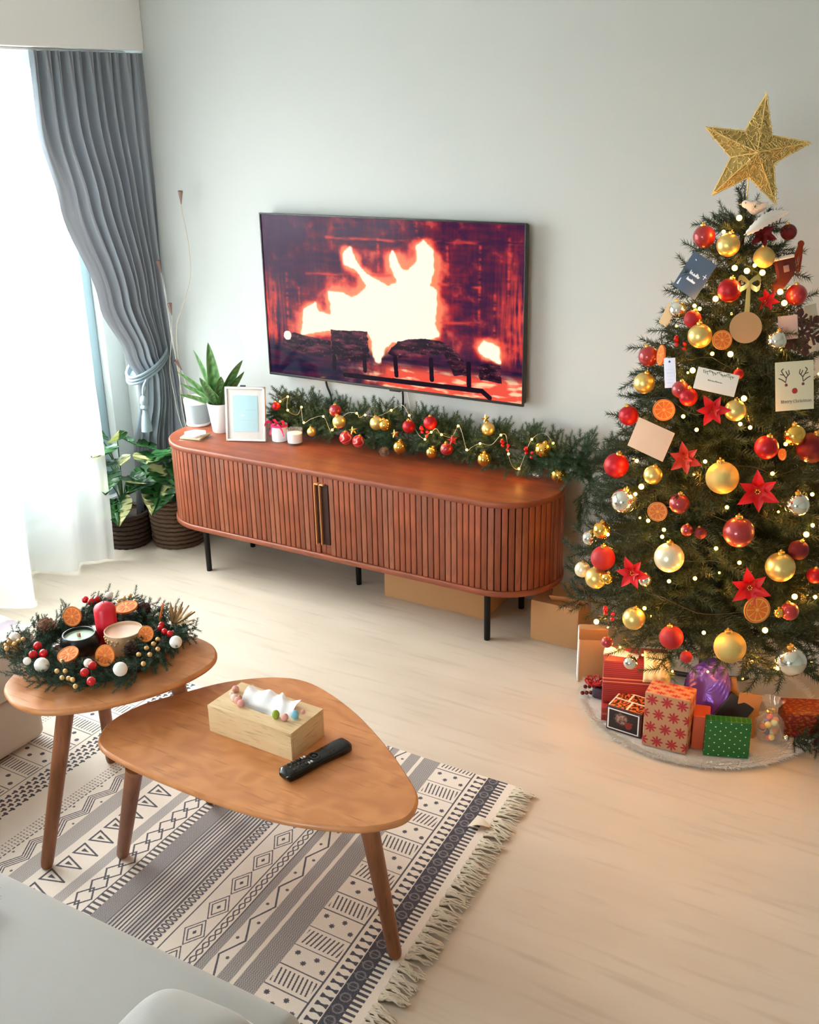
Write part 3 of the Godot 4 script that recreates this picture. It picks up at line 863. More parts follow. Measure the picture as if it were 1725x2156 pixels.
	for s in [[Vector3(0.069, 1.56, 0.005), [Vector3(0.062, 1.50, 0), Vector3(0.082, 1.36, 0), Vector3(0.075, 1.21, 0), Vector3(0.01, 1.07, 0), Vector3(-0.035, 0.97, 0), Vector3(-0.04, 0.80, 0), Vector3(-0.045, 0.60, 0)]], [Vector3(-0.053, 1.08, 0.005), [Vector3(-0.052, 1.03, 0), Vector3(-0.075, 0.90, 0), Vector3(-0.098, 0.78, 0), Vector3(-0.085, 0.66, 0), Vector3(-0.07, 0.56, 0)]], [Vector3(-0.092, 1.264, 0.01), [Vector3(-0.09, 1.21, 0), Vector3(-0.07, 1.0, 0), Vector3(-0.04, 0.70, 0)]], [Vector3(-0.032, 0.83, 0.02), [Vector3(-0.026, 0.79, 0), Vector3(-0.0, 0.70, 0), Vector3(0.02, 0.62, 0)]]]:
		var pts: Array = [s[0]] + s[1] + [Vector3(0.0, 0.33, 0.0), Vector3(0.0, 0.05, 0)]
		part("stem", tube(smooth_path(pts, 5), 0.0016, 0.0024, 6), mat(Color(0.78, 0.74, 0.68), 0.5, 0.2), t)
		var dir: Vector3 = ((s[0] as Vector3) - (s[1][0] as Vector3)).normalized()
		var cx := Transform3D(Basis(Quaternion(Vector3.UP, dir)), s[0] - dir * 0.045)
		part("cone_tip", lathe([Vector2(0.002, 0.0), Vector2(0.005, 0.02), Vector2(0.011, 0.055), Vector2(0.010, 0.055), Vector2(0.003, 0.02)], 12), mat(Color(0.55, 0.45, 0.42), 0.6, 0.2), t, cx)

# ---------------------------------------------------------------- evergreen foliage
func needle(V: PackedVector3Array, C: PackedColorArray, b: Vector3, d: Vector3, len: float, w: float, col: Color) -> void:
	var x := d.cross(Vector3(0.3, 0.8, 0.5)).normalized() * w
	var y := d.cross(x).normalized() * w
	var a0 := b + x
	var a1 := b - x * 0.5 + y * 0.87
	var a2 := b - x * 0.5 - y * 0.87
	var t := b + d * len
	for v in [a0, a1, t, a1, a2, t, a2, a0, t]: V.append(v)
	for k in 9: C.append(col)

func twig(V: PackedVector3Array, C: PackedColorArray, b: Vector3, d: Vector3, len: float, nl: float, step: float, c0: Color, c1: Color, w := 0.00115) -> void:
	var x := d.cross(Vector3.UP)
	if x.length() < 0.1: x = d.cross(Vector3.RIGHT)
	x = x.normalized()
	var y := d.cross(x)
	needle(V, C, b, d, len, 0.0016, lin(0.22, 0.17, 0.10))
	var s := 0.0
	var a := rng.randf() * TAU
	while s < len:
		a += 2.4
		var f := s / len
		var o := (x * cos(a) + y * sin(a))
		var nd := (d * lerpf(0.45, 1.3, f * f) + o).normalized()
		nd = (nd + Vector3(rng.randf_range(-0.18, 0.18), rng.randf_range(-0.18, 0.18), rng.randf_range(-0.18, 0.18))).normalized()
		needle(V, C, b + d * s, nd, nl * rng.randf_range(0.75, 1.1) * (1.0 - 0.25 * f), w, c0.lerp(c1, clampf(rng.randf() * 0.7 + f * 0.3, 0.0, 1.0)))
		s += step

func raw(V: PackedVector3Array, C: PackedColorArray) -> ArrayMesh:
	var arr := []
	arr.resize(Mesh.ARRAY_MAX)
	arr[Mesh.ARRAY_VERTEX] = V
	arr[Mesh.ARRAY_COLOR] = C
	var m := ArrayMesh.new()
	m.add_surface_from_arrays(Mesh.PRIMITIVE_TRIANGLES, arr)
	return m

# a fir branch lying along +x, with side twigs
func branch_mesh(len: float, seed_: int, c0: Color, c1: Color, nl := 0.026, spread := 0.11) -> ArrayMesh:
	rng.seed = seed_
	var V := PackedVector3Array()
	var C := PackedColorArray()
	var n := int(len / 0.0165)
	for i in n:
		var f := (i + 0.5) / n
		var s := 1.0 if i % 2 == 0 else -1.0
		var yaw := s * rng.randf_range(0.55, 0.95)
		var lift := rng.randf_range(-0.45, 0.65)
		var d := Vector3(cos(yaw) * cos(lift), sin(lift), sin(yaw) * cos(lift))
		var l := spread * lerpf(1.0, 0.72, f) * rng.randf_range(0.8, 1.1)
		l = minf(l, (len * (1.0 - f)) / maxf(d.x, 0.2) + 0.05)
		twig(V, C, Vector3(f * len, -0.02 * f * f, 0), d, l, nl, 0.0014, c0, c1)
	twig(V, C, Vector3(0.3 * len, -0.002, 0), Vector3(1, -0.03, 0).normalized(), len * 0.72, nl, 0.0014, c0, c1)
	var st_mesh := raw(V, C)
	return st_mesh

func garland() -> void:
	var c0 := lin(0.11, 0.20, 0.13)
	var c1 := lin(0.24, 0.37, 0.24)
	var kinds := []
	for k in 4: kinds.append(branch_mesh(0.14, 300 + k, c0, c1, 0.023, 0.075))
	rng.seed = 77
	var g := thing("fir_garland", "long green artificial fir garland lying along the back of the sideboard", "garland")
	var path := [Vector3(-0.47, 0.665, 0.10), Vector3(-0.25, 0.67, 0.085), Vector3(0.0, 0.67, 0.09), Vector3(0.3, 0.675, 0.10), Vector3(0.6, 0.675, 0.115), Vector3(0.80, 0.68, 0.125), Vector3(0.92, 0.665, 0.14), Vector3(0.985, 0.60, 0.15)]
	var core := smooth_path(path, 8)
	part("core", tube(core, 0.006, 0.004, 6), M.stem, g)
	for i in 190:
		var f := rng.randf_range(0.0, 0.93)
		var k := f * (core.size() - 1)
		var p: Vector3 = core[int(k)].lerp(core[mini(int(k) + 1, core.size() - 1)], k - int(k))
		var a := rng.randf_range(-0.75, 2.6)          # round the core, away from the wall
		var o := Vector3(0.0, sin(a), cos(a))
		if o.z < -0.3: o.z *= 0.2
		var along := rng.randf_range(-0.7, 0.9)
		var d := (o + Vector3(along, 0, 0)).normalized()
		if p.y < 0.70 and d.y < -0.32: d = Vector3(d.x, -0.32, d.z).normalized()
		var y := d.cross(Vector3(rng.randf_range(-1, 1), rng.randf_range(-1, 1), rng.randf_range(-1, 1))).normalized()
		var s := rng.randf_range(0.62, 0.88)
		part("fir_sprig", kinds[i % 4], M.needles, g, Transform3D(Basis(d, y, d.cross(y)).scaled(Vector3.ONE * s), p - d * 0.02))
	for i in 90:                                   # the fuller skirt that rests on the sideboard
		var x := lerpf(-0.44, 0.84, (i + rng.randf()) / 90.0)
		var d := Vector3(rng.randf_range(-0.9, 0.9), rng.randf_range(-0.1, 0.45), rng.randf_range(0.25, 1.0)).normalized()
		var y := d.cross(Vector3(rng.randf_range(-1, 1), rng.randf_range(-1, 1), rng.randf_range(-1, 1))).normalized()
		part("fir_sprig", kinds[i % 4], M.needles, g, Transform3D(Basis(d, y, d.cross(y)).scaled(Vector3.ONE * rng.randf_range(0.5, 0.66)), Vector3(x, rng.randf_range(0.612, 0.65), 0.085) + Vector3(0, 0, 0.02 * (x + 0.4))))
	# the loose end hanging past the right end
	for e in [[0.93, 0.68, 0.14, 0.3, 0.5, 0.1], [0.95, 0.66, 0.14, 0.9, 0.45, 0.1], [0.97, 0.62, 0.15, 0.9, -0.35, 0.2], [0.98, 0.60, 0.15, 0.4, -0.8, 0.1], [0.96, 0.60, 0.15, -0.1, -1.0, 0.15], [1.06, 0.575, 0.18, 0.95, -0.2, 0.2], [0.94, 0.55, 0.15, -0.05, -1.0, 0.15], [0.99, 0.67, 0.13, 0.5, 0.8, 0.0]]:
		var d := Vector3(e[3], e[4], e[5]).normalized()
		var y := d.cross(Vector3(0.1, 0.3, 1.0)).normalized()
		part("fir_sprig", kinds[g.get_child_count() % 4], M.needles, g, Transform3D(Basis(d, y, d.cross(y)).scaled(Vector3.ONE * 0.85), Vector3(e[0], e[1], e[2])))
	bauble(Vector3(-0.086, 0.704, 0.205), 0.0270, M.gold_matte, "pale gold bauble in the garland below the television's left part", 18)
	bauble(Vector3(0.089, 0.719, 0.199), 0.0274, M.gold_matte, "left one of the touching gold bauble pair in the garland", 11)
	bauble(Vector3(0.128, 0.717, 0.199), 0.0244, M.gold_gloss, "right one of the touching gold bauble pair in the garland", 17)
	bauble(Vector3(0.196, 0.638, 0.203), 0.0272, M.gold_gloss, "shiny gold bauble hanging low beside the garland pinecone", -6)
	bauble(Vector3(0.339, 0.637, 0.202), 0.0229, M.gold_gloss, "small shiny gold bauble on the sideboard left of the lowest red bauble", -17)
	bauble(Vector3(0.567, 0.643, 0.204), 0.0270, M.gold_gloss, "shiny gold bauble resting on the sideboard near the garland lights", 0)
	bauble(Vector3(0.566, 0.753, 0.171), 0.0251, M.gold_matte, "gold bauble under the gold bow high in the garland", 16)
	bauble(Vector3(0.802, 0.714, 0.201), 0.0290, M.gold_gloss, "large gold bauble beside red berries near the garland end", -19)
	bauble(Vector3(0.867, 0.628, 0.198), 0.0299, M.gold_gloss, "rightmost gold bauble resting at the sideboard's right end", 19)
	bauble(Vector3(-0.226, 0.643, 0.204), 0.0194, M.gold_matte, "pale gold bauble next to the white votive glass", 12)
	bauble(Vector3(-0.117, 0.742, 0.184), 0.0251, M.red_gloss, "leftmost bright red bauble at the top of the garland", 2)
	bauble(Vector3(0.234, 0.724, 0.195), 0.0250, M.red_matte, "matte red bauble in the middle of the garland", 7)
	bauble(Vector3(0.321, 0.746, 0.178), 0.0267, M.red_matte, "larger red bauble right of the matte red one in the garland middle", 2)
	bauble(Vector3(0.409, 0.662, 0.209), 0.0246, M.red_gloss, "glossy red bauble under the red glitter star", 7)
	bauble(Vector3(-0.057, 0.640, 0.203), 0.0270, M.swirl, "red and white swirled bauble, left of the pair on the sideboard", 3)
	bauble(Vector3(0.001, 0.633, 0.200), 0.0249, M.swirl, "red and white swirled bauble, right of the pair on the sideboard", -15)
	bauble(Vector3(-0.410, 0.727, 0.194), 0.0177, M.red_matte, "small red bauble just right of the picture frame", 7)
	garland_star(Vector3(0.438, 0.703, 0.204), 0.021, M.red_flat, "red glitter star in the garland above a glossy red bauble")
	garland_star(Vector3(0.185, 0.694, 0.207), 0.018, M.gold_gloss, "small gold star in the garland above the low gold bauble")
	garland_star(Vector3(-0.010, 0.682, 0.209), 0.018, M.gold_gloss, "small gold star above the swirled baubles")
	garland_star(Vector3(0.531, 0.775, 0.109), 0.018, M.gold_gloss, "gold bow-like star at the garland's upper edge")
	berries(Vector3(0.748, 0.698, 0.206), 0.0062, "red berry pick beside the large gold bauble in the garland")
	berries(Vector3(0.650, 0.712, 0.202), 0.0062, "red berry pick in the right half of the garland")
	berries(Vector3(0.305, 0.716, 0.200), 0.0062, "red berry pick below the larger red bauble in the garland")
	var pc := thing("pinecone", "brown pinecone at the bottom of the garland", "pinecone", atv(Vector3(0.124, 0.605, 0.203), 30, 60))
	cone_into(pc, "scales", 0.040, M.cone, Transform3D.IDENTITY)

# a hanging ball: pearl, cap and loop
func bauble(p: Vector3, r: float, m: Material, label: String, tilt := 0.0, called := "bauble") -> Node3D:
	var o := thing(called, label, "ornament", atv(p, 0, 0, tilt), "baubles in the fir garland" if p.z < 0.26 and p.x < 1.19 and p.y < 0.85 and p.x < 1.0 else "baubles on the Christmas tree")
	part("ball", ball_mesh(1.0, 32), m, o, Transform3D(Basis.IDENTITY.scaled(Vector3.ONE * r), Vector3.ZERO))
	if not cache.has("cap"):
		cache.cap = lathe([Vector2(0.0, 0.93), Vector2(0.24, 0.95), Vector2(0.23, 1.12), Vector2(0.19, 1.16), Vector2(0.05, 1.17), Vector2(0.05, 1.30), Vector2(0.0, 1.32)], 14)
	part("cap", cache.cap, M.cap, o, Transform3D(Basis.IDENTITY.scaled(Vector3.ONE * r), Vector3.ZERO))
	return o

func cone_into(parent: Node3D, called: String, s: float, m: Material, xf: Transform3D) -> void:
	if not cache.has("pinecone"):
		var st := begin()
		for i in 64:
			var f := i / 63.0
			var a := i * 2.4
			var r := 0.55 * sin(PI * pow(f * 0.9 + 0.1, 0.75)) + 0.05
			var c := Vector3(r * cos(a), f * 1.5 - 0.1, r * sin(a)) * 0.62
			var o := Vector3(cos(a), 0.35 + f * 0.7, sin(a)).normalized()
			rbox_into(st, Vector3(0.16, 0.05, 0.34) * (1.05 - 0.45 * f), 0.02, c, Basis.looking_at(o, Vector3.UP) if absf(o.y) < 0.98 else Basis.IDENTITY)
		lathe_into(st, [Vector2(0, -0.1), Vector2(0.22, 0.0), Vector2(0.34, 0.35), Vector2(0.2, 0.75), Vector2(0, 0.95)], 10)
		cache.pinecone = fin(st)
	part(called, cache.pinecone, m, parent, Transform3D(xf.basis.scaled(Vector3.ONE * s), xf.origin))

func slice_into(parent: Node3D, called: String, r: float, xf: Transform3D) -> void:
	if not cache.has("slice_rind"):
		cache.slice_rind = lathe([Vector2(0.88, -0.07), Vector2(1.0, -0.09), Vector2(1.03, 0.0), Vector2(1.0, 0.09), Vector2(0.88, 0.07)], 28)
		var st := begin()
		for k in 9:
			var a := TAU * k / 9
			grid(st, 6, 4, func(u, v):
				var b: float = a + (u - 0.5) * TAU / 9.0 * 0.84
				var rr: float = lerpf(0.14, 0.80, v)
				return Vector3(rr * cos(b), 0.05 + 0.03 * sin(u * PI) * sin(v * PI), rr * sin(b)), k)
			grid(st, 6, 4, func(u, v):
				var b: float = a + (u - 0.5) * TAU / 9.0 * 0.84
				var rr: float = lerpf(0.14, 0.80, v)
				return Vector3(rr * cos(b), -0.05 - 0.03 * sin(u * PI) * sin(v * PI), rr * sin(b)), 20 + k)
		cache.slice_flesh = fin(st)
		cache.slice_pith = lathe([Vector2(0, -0.04), Vector2(0.9, -0.045), Vector2(0.9, 0.045), Vector2(0, 0.04)], 28)
	var o := Node3D.new()
	if parent == self: return
	o.name = nm(called, parent)
	o.transform = Transform3D(xf.basis.scaled(Vector3.ONE * r), xf.origin)
	parent.add_child(o, true)
	part("rind", cache.slice_rind, M.rind, o)
	part("flesh", cache.slice_flesh, M.orange, o)
	part("pith", cache.slice_pith, M.pith, o)

# ---------------------------------------------------------------- plants in the corner
func split_leaf(len: float, wid: float, seed_: int, cream: float, splits: int) -> ArrayMesh:
	rng.seed = seed_
	var st := begin()
	st.set_smooth_group(0)
	var green := lin(0.10, 0.27, 0.13)
	var light := lin(0.24, 0.46, 0.20)
	var pale := lin(0.83, 0.83, 0.58)
	var n := 64
	var blot := noise(seed_, 0.09, 2)
	for s in [-1.0, 1.0]:
		var p := []
		var cs := []
		var block := {}
		for j in n + 1:
			var v := float(j) / n
			var w := wid * 0.5 * pow(sin(PI * pow(v * 0.95 + 0.04, 0.62)), 0.72)
			var cell := v * splits
			var b := int(cell)
			if not block.has(b): block[b] = rng.randf()
			var notch := smoothstep(0.82, 0.88, cell - b) * smoothstep(1.0, 0.95, cell - b)
			var edge := w * (1.0 - 0.62 * notch * smoothstep(0.10, 0.2, v) * smoothstep(0.97, 0.85, v))
			for i in 5:
				var u := i / 4.0
				var x := edge * u
				var back := -0.22 * wid * u * u + 0.12 * wid * u      # lobes sweep back and forward
				p.append(Vector3(s * x, v * len + back, -0.30 * len * v * v - 0.35 * x * x / maxf(wid, 0.01) + 0.012 * wid * sin(v * 14.0) * u))
				var c := green.lerp(light, 0.10 + 0.45 * (1.0 - u) * sin(v * 3.0))
				var sector := int((v + 0.30 * u) * splits + 0.2)
				var luck := 0.5 + 0.5 * sin(sector * 12.9 + s * 4.1 + seed_ * 7.7)
				if luck < cream * 0.8 and u > 0.15 + 0.3 * luck: c = pale.lerp(light, 0.15 + 0.25 * blot.get_noise_2d(v * 40.0, u * 20.0))
				cs.append(c)
		for j in n:
			for i in 4:
				var k := j * 5 + i
				for q in [k, k + 1, k + 6, k, k + 6, k + 5]:
					st.set_color(cs[q])
					st.add_vertex(p[q])
	return fin(st)

func basket(t: Node3D, r: float, h: float, rows: int, m: Material) -> void:
	part("basket_body", lathe([Vector2(0, 0.0), Vector2(r * 0.9, 0.0), Vector2(r * 0.93, 0.006), Vector2(r * 0.97, h - 0.008), Vector2(r * 0.9, h - 0.008), Vector2(r * 0.88, h * 0.82), Vector2(0, h * 0.82)], 36), M.cone_dark, t)
	for k in rows:
		var y := (k + 0.5) * h / rows
		var rr := r * lerpf(0.92, 0.985, float(k) / rows)
		var loop := []
		for i in 41: loop.append(Vector3(rr * cos(TAU * i / 40.0), y + 0.0016 * (1 if i % 2 else -1), rr * sin(TAU * i / 40.0)))
		part("woven_coil", tube(loop, h / rows * 0.5, -1.0, 6), m, t)

func corner_plants() -> void:
	var lm := mat(Color.WHITE, 0.38)
	lm.vertex_color_use_as_albedo = true
	lm.backlight_enabled = true
	lm.backlight = Color(0.35, 0.4, 0.3)
	var stalk := mat(Color(0.24, 0.38, 0.18), 0.5)
	var dark := mat(Color(0.22, 0.15, 0.11), 0.85)
	var dark2 := mat(Color(0.33, 0.24, 0.17), 0.85)
	# base, height, radius; leaves = tip of the stem, yaw, pitch (0 upright, 90 flat towards yaw, 150 hanging), roll, length, width, cream, splits
	var a := thing("variegated_plant", "cream and green variegated monstera in a dark basket behind the sheer curtain's edge", "potted plant", at(-1.235, 0, 0.315))
	basket(a, 0.105, 0.16, 7, dark)
	part("soil", lathe([Vector2(0, 0.135), Vector2(0.09, 0.131)], 20), M.stem, a)
	var i := 0
	for l in [[-0.02, 0.53, 0.10, 30, 60, -60, 0.15, 0.10, 0.02, 4], [0.07, 0.52, 0.08, 60, 70, 30, 0.13, 0.10, 0.7, 4], [0.0, 0.49, 0.10, 30, 105, 0, 0.17, 0.16, 0.35, 5], [0.06, 0.44, 0.10, 55, 100, 20, 0.16, 0.13, 0.45, 5], [-0.05, 0.46, 0.10, 10, 120, -20, 0.15, 0.10, 0.55, 4], [0.02, 0.38, 0.12, 40, 130, 10, 0.15, 0.13, 0.3, 5], [-0.03, 0.34, 0.12, 20, 135, -10, 0.13, 0.10, 0.3, 4], [0.06, 0.26, 0.13, 50, 140, 20, 0.15, 0.14, 0.55, 5], [0.0, 0.24, 0.13, 20, 140, -10, 0.12, 0.10, 0.45, 4], [0.10, 0.36, 0.07, 80, 110, 0, 0.13, 0.12, 0.05, 4]]:
		var tip := Vector3(l[0], l[1], l[2] * 0.8)
		part("stem", tube(smooth_path([Vector3(0.01 * (i % 3 - 1), 0.125, 0.01), Vector3(l[0] * 0.3, l[1] * 0.75, l[2] * 0.25), tip], 5), 0.004, 0.0025, 6), stalk, a)
		part("leaf", split_leaf(l[6], l[7], 400 + i, l[8], l[9]), lm, a, Transform3D(Basis(Vector3.UP, deg_to_rad(l[3])) * Basis(Vector3.RIGHT, deg_to_rad(l[4])) * Basis(Vector3.UP, deg_to_rad(l[5] * 0.5)), tip))
		i += 1
	var b := thing("dark_leaved_plant", "dark green split-leaf plant in a tall woven basket against the sideboard's left end", "potted plant", at(-1.035, 0, 0.19))
	basket(b, 0.122, 0.235, 11, dark2)
	part("soil", lathe([Vector2(0, 0.20), Vector2(0.108, 0.194)], 20), M.stem, b)
	i = 0
	for l in [[0.03, 0.47, 0.06, 70, 95, 20, 0.22, 0.20, 0.12, 6], [-0.02, 0.44, 0.08, 30, 100, 0, 0.22, 0.20, 0.05, 6], [0.02, 0.40, 0.10, 60, 118, 10, 0.24, 0.18, 0.22, 7], [-0.05, 0.36, 0.09, 0, 120, -15, 0.20, 0.16, 0.05, 6], [0.06, 0.50, 0.03, 100, 70, 0, 0.18, 0.14, 0.3, 6], [0.0, 0.32, 0.10, 25, 135, 0, 0.20, 0.17, 0.12, 6], [-0.07, 0.45, 0.03, -40, 80, 0, 0.18, 0.14, 0.0, 5]]:
		var tip := Vector3(l[0], l[1], l[2] * 0.7)
		part("stem", tube(smooth_path([Vector3(0.01 * (i % 3 - 1), 0.19, 0.01), Vector3(l[0] * 0.3, l[1] * 0.8, l[2] * 0.2), tip], 5), 0.0045, 0.003, 6), stalk, b)
		part("leaf", split_leaf(l[6], l[7], 430 + i, l[8], l[9]), lm, b, Transform3D(Basis(Vector3.UP, deg_to_rad(l[3])) * Basis(Vector3.RIGHT, deg_to_rad(l[4])) * Basis(Vector3.UP, deg_to_rad(l[5] * 0.5)), tip))
		i += 1

# ---------------------------------------------------------------- rug
func tri_wave(x: float) -> float:
	return absf(fposmod(x, 1.0) * 2.0 - 1.0)

# ink on the rug's cream ground at u across the stripes, z along them (metres)
func rug_ink(u: float, z: float) -> float:
	if u < -0.30: u = -0.60 - u + 0.30
	var weave := 0.62 + 0.38 * sin(u * 1000.0 + sin(z * 700.0) * 1.2) * sin(z * 820.0)
	if u > 1.19: return 0.0
	if u > 1.163: return 0.92 if fposmod(z, 0.0155) < 0.0075 else 0.03
	if u > 1.124:
		var r := Vector2((u - 1.144) * 1.0, fposmod(z, 0.036) - 0.018)
		var d := absf(r.length() - 0.012)
		return 0.62 if d < 0.0022 or absf(r.y) < 0.001 else 0.95
	if u > 1.088:
		var q := Vector2((u - 1.106), fposmod(z, 0.0235) - 0.0115)
		return 0.92 if absf(q.y) < 0.0028 + 0.0035 * smoothstep(0.003, 0.013, absf(q.x)) and absf(q.x) < 0.0155 else 0.0
	if u > 1.076: return 0.85 if u < 1.0805 else 0.0
	if u > 0.955:
		var cell := z / 0.067 - 0.25
		var f := fposmod(cell, 1.0)
		var a := (u - 0.955) / 0.121
		if f < 0.045: return 0.75
		if int(floor(cell)) % 2 == 0:
			var dots := [Vector2(0.18, 0.32), Vector2(0.42, 0.66), Vector2(0.62, 0.30), Vector2(0.87, 0.68)]
			for d in dots:
				var w := Vector2((a - d.x) * 0.121, (f - d.y) * 0.067)
				if w.length() < 0.0066 + 0.0014 * sin(w.angle() * 7.0): return 0.85
			return 0.0
		if f < 0.18 or f > 0.86: return 0.0
		var sl := 1.0 if int(floor(cell / 2.0)) % 2 == 0 else -1.0
		return 0.85 if fposmod(u + sl * f * 0.012, 0.0122) < 0.0042 and a > 0.06 and a < 0.95 else 0.0
	if u > 0.897: return weave * 0.75
	if u > 0.885: return 0.0
	if u > 0.848: return weave * 0.72
	if u > 0.805:
		var zz := 0.811 + 0.032 * tri_wave(z / 0.13)
		if absf(u - zz) < 0.0028: return 0.85
		var w := Vector2(u - 0.819, (fposmod(z / 0.13 + 0.5, 1.0) - 0.5) * 0.13)
		var w2 := Vector2(u - 0.8365, (fposmod(z / 0.13, 1.0) - 0.5) * 0.13)
		return 0.8 if minf(w.length(), w2.length()) < 0.0045 else 0.0
	if u > 0.782: return weave * 0.7
	if u > 0.748:
		if u > 0.777 or u < 0.753: return 0.8 if u > 0.779 or u < 0.751 else 0.0
		var s := 0.007 * sin(z * TAU / 0.05)
		return 0.8 if absf(u - 0.765 - s) < 0.0022 or absf(u - 0.765 + s) < 0.0022 else 0.0
	if u > 0.682:
		var q := Vector2(absf(u - 0.714) / 0.030, absf(fposmod(z, 0.0985) - 0.049) / 0.047)
		var d := q.x + q.y
		if absf(d - 0.98) < 0.055 or absf(d - 0.66) < 0.06 or d < 0.17: return 0.85
		return 0.0
	if u > 0.660: return 0.8 if u > 0.6655 and u < 0.6695 else 0.0
	if u > 0.618:
		if u > 0.652 or u < 0.624: return 0.75 if u < 0.622 else 0.0
		var q := Vector2((u - 0.638) / 0.010, (fposmod(z, 0.015) - 0.0075) / 0.0052)
		return 0.85 if q.length() > 0.75 and q.length() < 1.35 else 0.12
	if u > 0.50: return 0.86 if fposmod(u, 0.0106) < 0.0046 else 0.10 + 0.30 * weave * (0.5 + 0.5 * sin(u * 90.0))
	if u > 0.448: return 0.30 + 0.36 * weave
	if u > 0.418:
		return 0.8 if fposmod(z, 0.0165) < 0.0075 or u < 0.422 else 0.0
	if u > 0.352:
		for s in [0.0, 0.5]:
			var q := Vector2(absf(u - 0.386) / 0.026, absf(fposmod(z / 0.108 + s, 1.0) - 0.5) / 0.34)
			if absf(q.x + q.y - 0.95) < 0.11: return 0.85
		return 0.0
	if u > 0.318: return weave * 0.55
	if u > 0.225:
		var f := fposmod(z, 0.0605) / 0.0605
		var q := Vector2((u - 0.268) / 0.034, (f - 0.5) * 2.0)
		var d := maxf(absf(q.y) - 0.72 * (0.5 - q.x * 0.5), maxf(q.x - 1.0, -1.0 - q.x))
		if absf(d) < 0.09 and q.x > -1.1 and q.x < 1.05: return 0.85
		var e := Vector2((u - 0.259) / 0.012, (f - 0.5) * 2.0)
		return 0.85 if absf(e.y) < 0.24 * (0.5 - e.x * 0.5) and absf(e.x) < 1.0 else 0.0
	if u > 0.205: return 0.0
	if u > 0.152: return weave * 0.55
	if u > 0.083:
		var zz := 0.092 + 0.030 * tri_wave(z / 0.112)
		for k in 4:
			if absf(u - zz - k * 0.0085) < 0.0019: return 0.85
		var w := Vector2(u - 0.089, (fposmod(z / 0.112 + 0.5, 1.0) - 0.5) * 0.112)
		var w2 := Vector2(u - 0.143, (fposmod(z / 0.112, 1.0) - 0.5) * 0.112)
		return 0.7 if minf(w.length(), w2.length()) < 0.004 else 0.0
	if u > 0.076: return 0.7 if fposmod(z, 0.016) < 0.010 and u < 0.080 else 0.0
	if u > 0.04: return 0.45 if fposmod(z, 0.011) < 0.0045 and fposmod(u, 0.0125) < 0.008 else 0.0
	if u > -0.052: return 0.0
	if u > -0.13:
		var q := Vector2(fposmod(u + 0.13, 0.0195) - 0.0098, fposmod(z + (0.0125 if int(floor((u + 0.13) / 0.0195)) % 2 else 0.0), 0.025) - 0.0125)
		return 0.9 if absf(q.x) / 0.0085 + absf(q.y) / 0.0105 < 1.0 - 0.35 * sin(q.angle() * 3.0) else 0.0
	if u > -0.148: return 0.7 if u < -0.142 and u > -0.146 else 0.0
	var cell := z / 0.067 + 0.1
	var f := fposmod(cell, 1.0)
	var a := (u + 0.30) / 0.152
	if f < 0.045: return 0.7
	if int(floor(cell)) % 2 == 0:
		for d in [Vector2(0.18, 0.32), Vector2(0.42, 0.66), Vector2(0.62, 0.30), Vector2(0.87, 0.68)]:
			var w := Vector2((a - d.x) * 0.152, (f - d.y) * 0.067)
			if w.length() < 0.0075: return 0.85
		return 0.0
	return 0.8 if f > 0.18 and f < 0.86 and fposmod(u, 0.0122) < 0.0042 else 0.0

